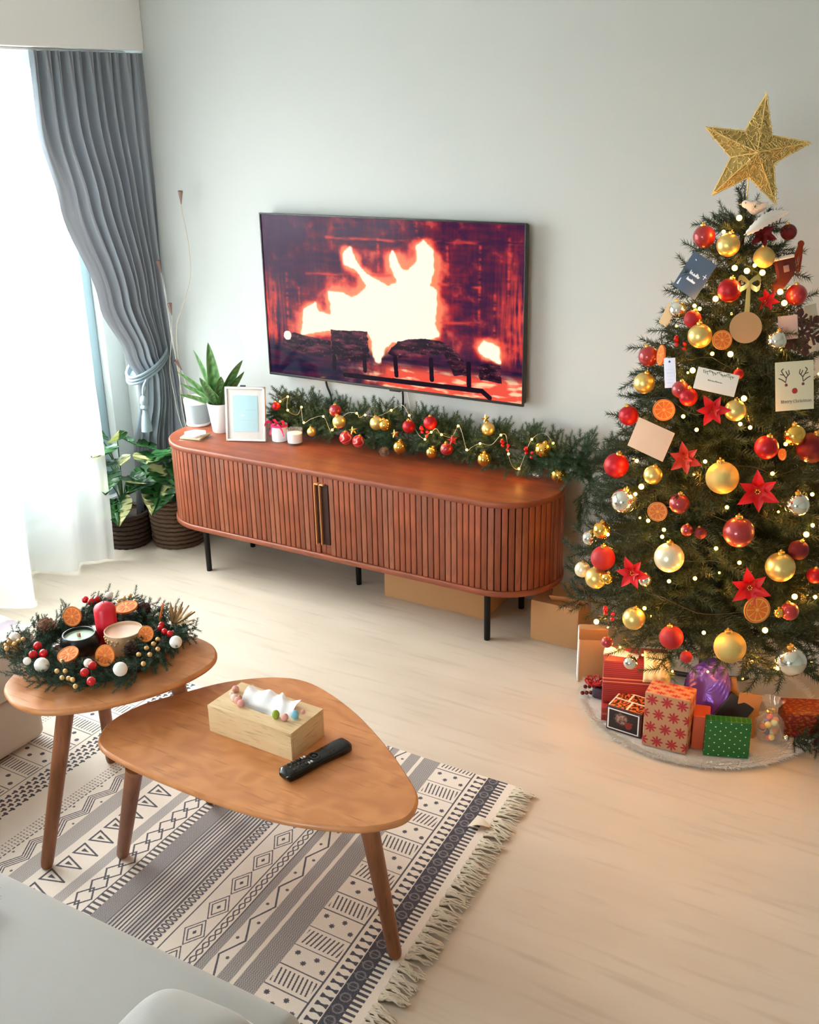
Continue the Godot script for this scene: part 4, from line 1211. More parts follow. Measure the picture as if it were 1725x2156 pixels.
const RUG_U0 := -0.78
const RUG_U1 := 1.215
const RUG_Z0 := 1.195
const RUG_Z1 := 2.66
func rug() -> void:
	var w := 1660
	var h := 1220
	var data := PackedByteArray()
	data.resize(w * h * 3)
	var soft := noise(71, 0.4, 2)
	var k := 0
	for y in h:
		var z := lerpf(RUG_Z0, RUG_Z1, (y + 0.5) / h)
		for x in w:
			var u := lerpf(RUG_U0, RUG_U1, (x + 0.5) / w)
			var g := soft.get_noise_2d(x, y)
			var e := clampf(rug_ink(u, z) * (0.92 + g * 0.35), 0.0, 1.0)
			var v := 1.0 + g * 0.06
			data[k] = int(lerpf(228 * v, 46, e))
			data[k + 1] = int(lerpf(218 * v, 46, e))
			data[k + 2] = int(lerpf(205 * v, 58, e))
			k += 3
	var m := printed(ImageTexture.create_from_image(Image.create_from_data(w, h, false, Image.FORMAT_RGB8, data)), 0.95)
	var t := thing("rug", "cream woven rug with dark geometric stripes and a fringed end under the tables", "rug")
	var st := begin()
	var shear := func(u: float, z: float) -> float: return u + clampf(0.02 + 0.052 * u, 0.0, 0.09) * (z - 1.7)
	grid(st, 50, 36, func(a, b):
		var u := lerpf(RUG_U0, RUG_U1, a)
		var z := lerpf(RUG_Z0, RUG_Z1, b)
		return Vector3(shear.call(u, z), 0.0075 + 0.0012 * sin(u * 13.0 + z * 4.0) + 0.0008 * sin(z * 21.0), z), 0)
	st.set_smooth_group(2)
	for e in 4:
		for i in 36:
			var a := i / 36.0
			var b := (i + 1) / 36.0
			var c := [[a, 0], [b, 0]] if e == 0 else [[a, 1], [b, 1]] if e == 1 else [[0, a], [0, b]] if e == 2 else [[1, a], [1, b]]
			var q := []
			for s in c:
				var u := lerpf(RUG_U0, RUG_U1, s[0])
				var z := lerpf(RUG_Z0, RUG_Z1, s[1])
				q.append(Vector3(shear.call(u, z), 0.0075 + 0.0012 * sin(u * 13.0 + z * 4.0) + 0.0008 * sin(z * 21.0), z))
			var uv0 := Vector2(c[0][0], c[0][1])
			var uv1 := Vector2(c[1][0], c[1][1])
			quad(st, q[0], q[1], q[1] * Vector3(1, 0, 1) + Vector3(0, 0.0004, 0), q[0] * Vector3(1, 0, 1) + Vector3(0, 0.0004, 0), uv0, uv1, uv1, uv0)
	part("woven_field", fin(st), m, t)
	# knotted tassels along the end
	var cream := mat(Color(0.84, 0.80, 0.72), 0.95)
	var kinds := []
	for v in 6:
		rng.seed = 500 + v
		var s2 := begin()
		for j in 5:
			var pts := []
			var z0 := (j - 2) * 0.0026
			var z := z0
			var zd := rng.randf_range(-0.35, 0.35)
			for i in 7:
				var f := i / 6.0
				pts.append(Vector3(f * rng.randf_range(0.060, 0.075), 0.0065 + 0.006 * sin(f * 3.0) * rng.randf_range(0.4, 1.3), z))
				z = z0 * (1.0 + f * 1.6) + zd * 0.05 * f + rng.randf_range(-0.003, 0.003)
			pts.sort_custom(func(p, q): return p.x < q.x)
			tube_into(s2, pts, 0.0031, 0.0018, 5)
		rbox_into(s2, Vector3(0.012, 0.009, 0.011), 0.004, Vector3(0.006, 0.0065, 0))
		kinds.append(fin(s2))
	rng.seed = 510
	for i in 74:
		var z := RUG_Z0 + 0.008 + i * 0.0197
		part("tassel", kinds[rng.randi() % 6], cream, t, Transform3D(Basis(Vector3.UP, rng.randf_range(-0.35, 0.3)), Vector3(shear.call(RUG_U1, z) - 0.003, 0.0, z)))
	solo("wool_flap", sheet(4, 4, func(a, b): return Vector3(1.14 + 0.055 * a, 0.0125 + 0.008 * sin(a * 3.0) + 0.003 * b, 1.41 + 0.05 * (b - 0.5) * (1.2 - a))), cream, "cream tuft of wool lying across the rug's dark end stripe", "tuft")

# ---------------------------------------------------------------- sofa
func sofa() -> void:
	var fabric := bumpy(mat(Color(0.70, 0.70, 0.685), 0.95), 81, 0.35, 14.0, 0.12)
	fabric.rim_enabled = true
	fabric.rim = 0.2
	var beige := bumpy(mat(Color(0.78, 0.74, 0.69), 0.95), 82, 0.35, 14.0, 0.1)
	var t := thing("sofa", "light grey fabric sofa across the bottom left foreground", "sofa")
	part("seat_cushion", rbox(1.66, 0.17, 0.85, 0.045, Vector3(0.55, 0.335, 2.915)), fabric, t)
	part("base", rbox(1.64, 0.20, 0.83, 0.02, Vector3(0.55, 0.155, 2.92)), fabric, t)
	for p in [Vector3(-0.2, 0.028, 2.6), Vector3(1.3, 0.028, 2.6), Vector3(-0.2, 0.028, 3.25), Vector3(1.3, 0.028, 3.25)]: part("foot", lathe([Vector2(0, -0.028), Vector2(0.02, -0.028), Vector2(0.025, 0.03), Vector2(0, 0.03)], 14), M.black, t, atv(p))
	var gold_seam := mat(Color(0.82, 0.81, 0.79), 0.9)
	var cushion := thing("cushion", "plump grey cushion with a pale seam at the bottom edge of the picture", "cushion", Transform3D(Basis(Vector3.UP, deg_to_rad(4)), Vector3(1.285, 0.475, 2.775)))
	soft_cushion(cushion, 0.118, 0.165, 0.075, fabric, gold_seam)
	var brown := bumpy(mat(Color(0.36, 0.29, 0.23), 0.95), 84, 0.35, 14.0, 0.1)  # added dark cushion: its brown stands for shade beside the grey one
	var bc := thing("shade_cushion", "added dark brown cushion standing for the shade beside the plump grey one", "cushion", Transform3D(Basis(Vector3.UP, deg_to_rad(12)), Vector3(1.395, 0.472, 2.80)))
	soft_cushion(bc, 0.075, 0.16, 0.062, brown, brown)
	var c := thing("ottoman", "beige upholstered footstool at the left edge beside the small table", "footstool", at(-0.66, 0, 2.05))
	part("seat_pad", rbox(0.84, 0.20, 0.78, 0.05, Vector3(0, 0.30, 0)), beige, c)
	part("base", rbox(0.80, 0.19, 0.74, 0.03, Vector3(0, 0.112, 0)), beige, c)
	solo("throw", sheet(30, 30, func(u, v):
		var x := lerpf(-1.02, -0.262, u)
		var z := lerpf(1.66, 2.3, v)
		var y := 0.408 + 0.004 * sin(x * 40.0 + z * 15.0)
		if z < 1.70: y -= pow((1.70 - z) / 0.04, 2.0) * 0.012
		return Vector3(x + 0.01 * sin(z * 12.0), y, z)), printed(tex(64, 64, func(u, v):
			return Color(0.62, 0.58, 0.60) if absf(u - 0.88) < 0.04 or absf(u - 0.74) < 0.02 else Color(0.90, 0.88, 0.85)), 0.95), "cream throw with lilac grey stripes spread over the footstool", "throw")
	# a sprig toy at the very edge
	var V := PackedVector3Array()
	var C := PackedColorArray()
	rng.seed = 520
	for i in 14:
		var d := Vector3(rng.randf_range(-1, 1), rng.randf_range(0.1, 1), rng.randf_range(-1, 1)).normalized()
		twig(V, C, Vector3.ZERO, d, 0.05, 0.02, 0.0018, lin(0.07, 0.17, 0.09), lin(0.15, 0.30, 0.15))
	solo("fir_sprig", raw(V, C), M.needles, "dark green fir sprig lying on the sofa at the left edge", "sprig", at(0.66, 0.425, 2.615))

func soft_cushion(o: Node3D, a: float, b: float, h: float, m: Material, seam: Material) -> void:
	var rim := func(t: float) -> Vector3:
		var c := cos(t)
		var s := sin(t)
		return Vector3(a * signf(c) * pow(absf(c), 0.42), 0.0, b * signf(s) * pow(absf(s), 0.42))
	var st := begin()
	for side in [1.0, -0.7]:
		grid(st, 72, 12, func(u, v):
			var e: Vector3 = rim.call(u * TAU)
			return e * v + Vector3(0, side * h * pow(maxf(1.0 - pow(v, 2.6), 0.0), 0.55), 0))
	part("cover", fin(st), m, o)
	var loop := []
	for i in 97: loop.append(rim.call(TAU * i / 96.0))
	part("piping", tube(loop, 0.0042, -1.0, 6), seam, o)

func pillow(u: float, v: float, w: float, d: float, h: float) -> Vector3:
	var a := u * 2.0 - 1.0
	var b := v * 2.0 - 1.0
	var q := pow(maxf((1.0 - pow(absf(a), 2.4)) * (1.0 - pow(absf(b), 2.4)), 0.0), 0.45)
	var sx := 1.0 - 0.06 * (1.0 - absf(b)) * absf(a)
	var sz := 1.0 - 0.06 * (1.0 - absf(a)) * absf(b)
	return Vector3(a * w * 0.5 * sx, h * q, b * d * 0.5 * sz)

# ---------------------------------------------------------------- tables
func tables() -> void:
	var rim := [[0.016, 0.0], [0.006, 0.22], [0.001, 0.45], [0.0, 0.62], [0.002, 0.85], [0.006, 1.0]]
	var t := thing("coffee_table", "larger oak coffee table with a rounded triangular top and three tapered legs", "coffee table")
	var out := closed_curve([Vector2(0.421, 2.061), Vector2(0.375, 1.979), Vector2(0.384, 1.878), Vector2(0.435, 1.781), Vector2(0.512, 1.664), Vector2(0.619, 1.579), Vector2(0.728, 1.561), Vector2(0.890, 1.618), Vector2(1.051, 1.713), Vector2(1.179, 1.809), Vector2(1.239, 1.870), Vector2(1.254, 1.945), Vector2(1.208, 2.007), Vector2(1.145, 2.044), Vector2(1.020, 2.084), Vector2(0.872, 2.101), Vector2(0.687, 2.102), Vector2(0.524, 2.092)], 6)
	part("tabletop", slab(out, 0.396, 0.42, rim), M.oak, t)
	for l in [[Vector3(0.545, 0.392, 2.063), Vector3(0.374, 0.010, 1.993)], [Vector3(1.162, 0.398, 1.966), Vector3(1.211, 0.010, 1.944)], [Vector3(0.700, 0.398, 1.660), Vector3(0.700, 0.009, 1.600)]]: leg(t, l[0], l[1])
	t = thing("side_table", "smaller, taller wooden side table carrying the wreath", "side table")
	out = closed_curve([Vector2(0.165, 2.108), Vector2(0.095, 2.06), Vector2(0.055, 1.95), Vector2(0.05, 1.82), Vector2(0.10, 1.70), Vector2(0.20, 1.635), Vector2(0.32, 1.615), Vector2(0.43, 1.625), Vector2(0.497, 1.685), Vector2(0.508, 1.77), Vector2(0.478, 1.89), Vector2(0.405, 2.01), Vector2(0.315, 2.095), Vector2(0.24, 2.12)], 6)
	part("tabletop", slab(out, 0.474, 0.498, rim), M.oak, t)
	for l in [[Vector3(0.298, 0.476, 2.041), Vector3(0.229, 0.010, 2.127)], [Vector3(0.085, 0.478, 1.735), Vector3(0.020, 0.009, 1.680)], [Vector3(0.400, 0.478, 1.755), Vector3(0.430, 0.009, 1.690)]]: leg(t, l[0], l[1])

func leg(t: Node3D, top: Vector3, foot: Vector3) -> void:
	var st := begin()
	var pts := [top, top.lerp(foot, 0.05), top.lerp(foot, 0.5), top.lerp(foot, 0.97), foot]
	tube_into(st, pts, 0.0245, 0.0145, 20)
	part("leg", fin(st), M.walnut_leg, t)

func mini_ball(parent: Node3D, called: String, p: Vector3, r: float, m: Material) -> void:
	part(called, ball_mesh(1.0, 16), m, parent, Transform3D(Basis.IDENTITY.scaled(Vector3.ONE * r), p))

func berry_spray(parent: Node3D, called: String, m: Material, pts: Array, r: float) -> void:
	var o := Node3D.new()
	o.name = nm(called, parent)
	parent.add_child(o, true)
	var mid := Vector3.ZERO
	for p in pts: mid += p / pts.size()
	mid.y -= 0.022
	for p in pts:
		mini_ball(o, "berry", p, r, m)
		part("stalk", tube([mid, p], 0.0012, 0.0010, 5), M.stem, o)

func wreath() -> void:
	var t := thing("wreath", "round fir wreath with berries, pinecones and dried orange on the small side table", "wreath")
	var kinds := []
	for k in 3: kinds.append(branch_mesh(0.10, 600 + k, lin(0.07, 0.17, 0.12), lin(0.16, 0.33, 0.23), 0.016, 0.048))
	rng.seed = 610
	var c := Vector3(0.190, 0.498, 1.812)
	for i in 230:
		var a := TAU * i / 115.0 + rng.randf_range(-0.05, 0.05)
		var o := rng.randf_range(-0.9, 1.0)
		var rad := 0.178 + 0.034 * o
		var p := c + Vector3(cos(a) * rad, 0.012 + 0.028 * rng.randf(), sin(a) * rad)
		var d := Vector3(-sin(a), rng.randf_range(0.0, 0.5), cos(a)) + Vector3(cos(a), 0.12, sin(a)) * (o * 0.9)
		d = d.normalized()
		var y := d.cross(Vector3(rng.randf_range(-1, 1), 1.0, rng.randf_range(-1, 1))).normalized()
		part("fir_sprig", kinds[i % 3], M.needles, t, Transform3D(Basis(d, y, d.cross(y)).scaled(Vector3.ONE * rng.randf_range(0.55, 0.8)), p))
	var ring := []
	for i in 41: ring.append(c + Vector3(0.178 * cos(TAU * i / 40.0), 0.018, 0.178 * sin(TAU * i / 40.0)))
	part("ring_core", tube(ring, 0.016, -1.0, 8), M.stem, t)
	slice_into(t, "orange_slice", 0.028, atv(Vector3(0.072, 0.570, 1.792), 20, 70))
	slice_into(t, "orange_slice", 0.032, atv(Vector3(0.165, 0.570, 1.676), 0, 8))
	slice_into(t, "orange_slice", 0.026, atv(Vector3(0.278, 0.570, 1.653), -55, 75))
	slice_into(t, "orange_slice", 0.022, atv(Vector3(0.333, 0.570, 1.773), 20, 60))
	slice_into(t, "orange_slice", 0.028, atv(Vector3(0.233, 0.570, 1.957), 10, 20))
	slice_into(t, "orange_slice", 0.028, atv(Vector3(0.324, 0.570, 1.915), 15, 65))
	cone_into(t, "pinecone", 0.054, M.cone, atv(Vector3(0.028, 0.541, 1.842), 20, 35))
	cone_into(t, "pinecone", 0.041, M.cone_dark, atv(Vector3(0.186, 0.541, 1.625), 20, 35))
	cone_into(t, "pinecone", 0.039, M.cone_dark, atv(Vector3(0.326, 0.541, 1.822), 20, 35))
	cone_into(t, "pinecone", 0.030, M.cone_dark, atv(Vector3(0.257, 0.541, 1.961), 20, 35))
	mini_ball(t, "white_ball", Vector3(0.208, 0.565, 2.024), 0.0193, M.felt_white)
	mini_ball(t, "white_ball", Vector3(0.404, 0.565, 1.942), 0.0185, M.felt_white)
	mini_ball(t, "white_ball", Vector3(0.429, 0.565, 1.762), 0.0169, M.felt_white)
	mini_ball(t, "white_ball", Vector3(0.056, 0.565, 1.636), 0.0120, M.felt_white)
	mini_ball(t, "white_ball", Vector3(0.024, 0.565, 1.954), 0.0161, M.felt_white)
	mini_ball(t, "white_ball", Vector3(0.308, 0.565, 1.959), 0.0120, M.felt_white)
	mini_ball(t, "white_ball", Vector3(0.158, 0.565, 2.028), 0.0104, M.felt_white)
	berry_spray(t, "red_berries", M.berry, [Vector3(0.019, 0.568, 1.693), Vector3(0.045, 0.568, 1.695), Vector3(0.050, 0.568, 1.677)], 0.0105)
	berry_spray(t, "red_berries", M.berry, [Vector3(0.121, 0.568, 1.960), Vector3(0.148, 0.568, 1.999), Vector3(0.168, 0.568, 1.982)], 0.0115)
	berry_spray(t, "red_berries", M.berry, [Vector3(0.340, 0.568, 1.725), Vector3(0.364, 0.568, 1.734), Vector3(0.386, 0.568, 1.737), Vector3(0.329, 0.568, 1.708)], 0.0085)
	berry_spray(t, "red_berries", M.berry, [Vector3(0.332, 0.568, 1.967), Vector3(0.340, 0.568, 2.002), Vector3(0.388, 0.568, 2.026)], 0.0115)
	berry_spray(t, "gold_berries", M.gold_berry, [Vector3(0.113, 0.568, 1.653), Vector3(0.114, 0.568, 1.633), Vector3(0.144, 0.568, 1.652), Vector3(0.117, 0.568, 1.611), Vector3(0.155, 0.568, 1.631), Vector3(0.140, 0.568, 1.664)], 0.0060)
	berry_spray(t, "gold_berries", M.gold_berry, [Vector3(0.042, 0.568, 1.998), Vector3(0.035, 0.568, 1.981), Vector3(0.057, 0.568, 1.982), Vector3(0.054, 0.568, 1.966), Vector3(0.056, 0.568, 1.952), Vector3(0.059, 0.568, 2.010)], 0.0065)
	berry_spray(t, "gold_berries", M.gold_berry, [Vector3(0.244, 0.568, 1.988), Vector3(0.272, 0.568, 2.031), Vector3(0.291, 0.568, 2.021), Vector3(0.310, 0.568, 2.049), Vector3(0.327, 0.568, 2.043), Vector3(0.341, 0.568, 2.043), Vector3(0.372, 0.568, 2.063)], 0.0062)
	berry_spray(t, "gold_berries", M.gold_berry, [Vector3(0.395, 0.568, 1.866), Vector3(0.388, 0.568, 1.829), Vector3(0.388, 0.568, 1.803), Vector3(0.380, 0.568, 1.778), Vector3(0.419, 0.568, 1.820), Vector3(0.421, 0.568, 1.852), Vector3(0.441, 0.568, 1.897)], 0.0065)
	# gilded leaf fans
	for f in [[Vector3(0.320, 0.540, 1.656), 75.0], [Vector3(0.071, 0.530, 1.961), 235.0]]:
		var o := Node3D.new()
		o.name = nm("gilded_leaves", t)
		t.add_child(o, true)
		for k in 9:
			var a := deg_to_rad(f[1] + (k - 4) * 15.0)
			var dir := Vector3(cos(a), 0.35 + 0.35 * (k % 3), -sin(a)).normalized()
			var y := dir.cross(Vector3.UP).normalized()
			var lf := sheet(4, 8, func(u, v): return Vector3((u - 0.5) * 0.013 * sin(PI * pow(v * 0.96 + 0.02, 0.8)), v * 0.072, 0.004 * sin(u * PI)))
			part("leaf", lf, mat(Color(0.58, 0.46, 0.30), 0.4, 0.5), o, Transform3D(Basis(y, dir, y.cross(dir)), f[0]))
	# candles in the middle
	t = thing("red_candle", "thick raspberry red pillar candle at the back of the wreath", "candle", atv(Vector3(0.171, 0.498, 1.761)))
	part("wax", lathe([Vector2(0, 0), Vector2(0.029, 0), Vector2(0.030, 0.003), Vector2(0.030, 0.107), Vector2(0.026, 0.115), Vector2(0.013, 0.123), Vector2(0.004, 0.125), Vector2(0, 0.124)], 32), mat(Color(0.80, 0.07, 0.17), 0.4), t)
	part("wick", tube([Vector3(0, 0.123, 0), Vector3(0.001, 0.133, 0)], 0.001), M.black, t)
	t = thing("bowl_candle", "dark bowl candle with pale green wax inside the wreath", "candle", atv(Vector3(0.151, 0.498, 1.845)))
	part("bowl", lathe([Vector2(0, 0), Vector2(0.032, 0), Vector2(0.050, 0.014), Vector2(0.0545, 0.030), Vector2(0.050, 0.052), Vector2(0.044, 0.062), Vector2(0.041, 0.062), Vector2(0.042, 0.050), Vector2(0, 0.048)], 36), mat(Color(0.075, 0.07, 0.075), 0.3), t)
	part("wax", lathe([Vector2(0, 0.0535), Vector2(0.0425, 0.0525)], 32), mat(Color(0.66, 0.76, 0.66), 0.35), t)
	part("wick", rbox(0.010, 0.014, 0.006, 0.002, Vector3(0, 0.057, 0)), mat(Color(0.72, 0.52, 0.42), 0.8), t)
	t = thing("cream_candle", "wide cream candle in patterned gold-rimmed glass inside the wreath", "candle", atv(Vector3(0.252, 0.498, 1.777)))
	part("glass_bowl", lathe([Vector2(0, 0), Vector2(0.037, 0), Vector2(0.044, 0.010), Vector2(0.049, 0.045), Vector2(0.052, 0.068), Vector2(0.0495, 0.0685), Vector2(0.047, 0.052), Vector2(0, 0.052)], 36), mat(Color(0.82, 0.70, 0.58), 0.25), t)
	part("wax", lathe([Vector2(0, 0.062), Vector2(0.0485, 0.062)], 36), mat(Color(0.91, 0.77, 0.66), 0.4), t)
	for k in 22: mini_ball(t, "gold_dot", Vector3(0.0505 * cos(TAU * k / 22), 0.053, 0.0505 * sin(TAU * k / 22)), 0.0042, M.gold_berry)
	for k in 22: mini_ball(t, "gold_dot", Vector3(0.0490 * cos(TAU * (k + 0.5) / 22), 0.043, 0.0490 * sin(TAU * (k + 0.5) / 22)), 0.0038, M.gold_berry)

func on_the_table() -> void:
	# wooden tissue box: the lid has a long slot
	var t := thing("tissue_box", "pale wooden tissue box on the oak coffee table", "tissue box", at(0.769, 0.42, 1.822, -1.5))
	var out := PackedVector2Array([Vector2(-0.132, -0.066), Vector2(0.132, -0.066), Vector2(0.132, 0.066), Vector2(-0.132, 0.066)])
	var st := begin()
	for s in [-1, 1]:
		rbox_into(st, Vector3(0.264, 0.068, 0.008), 0.0012, Vector3(0, 0.034, s * 0.062))
		rbox_into(st, Vector3(0.008, 0.068, 0.116), 0.0012, Vector3(s * 0.128, 0.034, 0))
	part("sides", fin(st), M.pine, t)
	# lid as a plate with an oval hole: outer and inner loops joined
	st = begin()
	var n := 64
	var oo := []
	var ii := []
	for k in n:
		var a := TAU * k / n
		var q := Vector2(cos(a), sin(a))
		var m := maxf(absf(q.x) / 0.132, absf(q.y) / 0.066)
		oo.append(q / m)
		ii.append(Vector2(q.x * 0.088, q.y * 0.026))
	for s in [Vector2(1, 1), Vector2(-1, 1), Vector2(-1, -1), Vector2(1, -1)]:
		var c: Vector2 = s * Vector2(0.132, 0.066)
		oo[int(round(fposmod(c.angle(), TAU) / TAU * n)) % n] = c
	for k in n:
		var j := (k + 1) % n
		st.set_smooth_group(0)
		quad(st, Vector3(ii[k].x, 0.076, ii[k].y), Vector3(oo[k].x, 0.076, oo[k].y), Vector3(oo[j].x, 0.076, oo[j].y), Vector3(ii[j].x, 0.076, ii[j].y))
		st.set_smooth_group(1)
		quad(st, Vector3(oo[k].x, 0.076, oo[k].y), Vector3(oo[k].x, 0.067, oo[k].y), Vector3(oo[j].x, 0.067, oo[j].y), Vector3(oo[j].x, 0.076, oo[j].y))
		st.set_smooth_group(2)
		quad(st, Vector3(ii[k].x, 0.067, ii[k].y), Vector3(ii[k].x, 0.076, ii[k].y), Vector3(ii[j].x, 0.076, ii[j].y), Vector3(ii[j].x, 0.067, ii[j].y))
		st.set_smooth_group(3)
		quad(st, Vector3(oo[k].x, 0.067, oo[k].y), Vector3(ii[k].x, 0.067, ii[k].y), Vector3(ii[j].x, 0.067, ii[j].y), Vector3(oo[j].x, 0.067, oo[j].y))
	part("lid", fin(st), M.pine, t)
	part("bottom", rbox(0.25, 0.004, 0.118, 0.001, Vector3(0, 0.002, 0)), M.pine, t)
	var tissue := sheet(40, 20, func(u, v):
		var x := lerpf(-0.078, 0.082, u)
		var fall: float = v
		var y: float = 0.060 + 0.042 * sin(minf(fall * 2.1, 1.7)) - 0.012 * fall + 0.006 * sin(u * 17.0 + fall * 3.0) * fall
		var z := lerpf(0.008, -0.050, fall) + 0.004 * sin(u * 9.0)
		return Vector3(x + 0.012 * fall * sin(u * 6.0), y, z))
	solo("tissue", tissue, mat(Color(0.95, 0.95, 0.95), 0.9), "white paper tissue pulled from the wooden box's slot", "tissue", at(0.769, 0.42, 1.822, -1.5))
	var felt := {"p": mat(Color(0.86, 0.62, 0.58), 0.95), "w": mat(Color(0.92, 0.82, 0.77), 0.95), "g": mat(Color(0.55, 0.63, 0.20), 0.95), "b": mat(Color(0.50, 0.72, 0.78), 0.95)}
	t = thing("pompom_cluster", "clump of pink felt pompoms at the left end of the tissue box", "pompoms", at(0, 0, 0))
	for p in [[Vector3(0.656, 0.503, 1.798), 0.0095, "p"], [Vector3(0.664, 0.503, 1.822), 0.0070, "w"], [Vector3(0.681, 0.503, 1.833), 0.0095, "w"], [Vector3(0.697, 0.503, 1.839), 0.0095, "p"], [Vector3(0.713, 0.503, 1.847), 0.0095, "p"], [Vector3(0.690, 0.503, 1.824), 0.0060, "p"]]: mini_ball(t, "pompom", p[0], p[1], felt[p[2]])
	for p in [[Vector3(0.825, 0.506, 1.850), 0.0095, "g", "olive green felt ball on the tissue box lid", 1.3], [Vector3(0.851, 0.506, 1.849), 0.0095, "p", "pink felt ball between the green and blue felt balls", 1.0], [Vector3(0.868, 0.506, 1.829), 0.0095, "b", "pale blue felt ball on the tissue box lid", 1.4], [Vector3(0.876, 0.506, 1.808), 0.0060, "p", "tiny pink felt ball at the right corner of the tissue box", 1.0]]:
		var o := solo("felt_ball", ball_mesh(1.0, 18), felt[p[2]], p[3], "pompom", Transform3D(Basis.IDENTITY.scaled(Vector3(p[1], p[1] * p[4], p[1])), p[0]))
	# remote control
	t = thing("remote_control", "black handset remote control lying on the coffee table beside the tissue box", "remote control", Transform3D(Basis(Vector3.UP, deg_to_rad(-15.5)).scaled(Vector3(1.1, 1.1, 1.0)), Vector3(0.957, 0.42, 1.872)))
	st = begin()
	var prof := [Vector2(0.014, -0.098), Vector2(0.0215, -0.092), Vector2(0.0235, -0.075), Vector2(0.0215, -0.03), Vector2(0.0205, 0.03), Vector2(0.0235, 0.075), Vector2(0.0225, 0.092), Vector2(0.015, 0.098)]
	grid(st, 24, 28, func(u, v):
		var z := lerpf(-0.098, 0.098, v)
		var w := lin_lookup([Vector2(-0.098, 0.013), Vector2(-0.092, 0.0205), Vector2(-0.07, 0.0235), Vector2(0.0, 0.0205), Vector2(0.07, 0.0235), Vector2(0.092, 0.021), Vector2(0.098, 0.013)], z)
		var a: float = u * TAU
		var hgt := 0.0105 + 0.003 * absf(z) / 0.1
		var e := smoothstep(0.098, 0.09, absf(z))
		return Vector3(w * signf(cos(a)) * pow(absf(cos(a)), 0.6), 0.0115 + hgt * (0.35 + 0.65 * e) * signf(sin(a)) * pow(absf(sin(a)), 0.7), z))
	for s in [-1.0, 1.0]:
		grid(st, 12, 3, func(u, v):
			var a: float = u * TAU
			return Vector3(0.013 * v * signf(cos(a)) * pow(absf(cos(a)), 0.6), 0.0115 + 0.0047 * v * sin(a), 0.098 * s))
	part("shell", fin(st), mat(Color(0.02, 0.02, 0.022), 0.18), t)
	var btn := mat(Color(0.06, 0.06, 0.065), 0.25)
	for r in 4:
		for k in 3:
			part("button", rbox(0.008, 0.004, 0.007, 0.0018), btn, t, at(-0.0115 + k * 0.0115, 0.0232, 0.038 + r * 0.0115))
	part("wheel_ring", lathe([Vector2(0.009, 0.0), Vector2(0.0095, 0.003), Vector2(0.0135, 0.003), Vector2(0.0145, 0.0)], 24), btn, t, at(0, 0.0215, 0.006))
	part("button", lathe([Vector2(0.0, 0.003), Vector2(0.005, 0.003), Vector2(0.006, 0.0)], 16), btn, t, at(0, 0.0215, 0.006))
	for k in 6: part("button", rbox(0.008, 0.0035, 0.006, 0.0017), btn, t, at(-0.011 + (k % 3) * 0.011, 0.0218, -0.03 - (k / 3) * 0.012))
	for k in 4: part("button", rbox(0.007, 0.003, 0.005, 0.0014), mat(Color(0.75, 0.76, 0.78), 0.25), t, at(-0.0125 + (k % 2) * 0.025, 0.0228, 0.024 + (k / 2) * 0.008))

# ---------------------------------------------------------------- the tree
func tree_radius(y: float) -> float:
	return lin_lookup([Vector2(0.0, 0.40), Vector2(0.1, 0.44), Vector2(0.2, 0.46), Vector2(0.46, 0.475), Vector2(0.82, 0.385), Vector2(1.03, 0.325), Vector2(1.32, 0.205), Vector2(1.58, 0.115), Vector2(1.66, 0.02)], y)

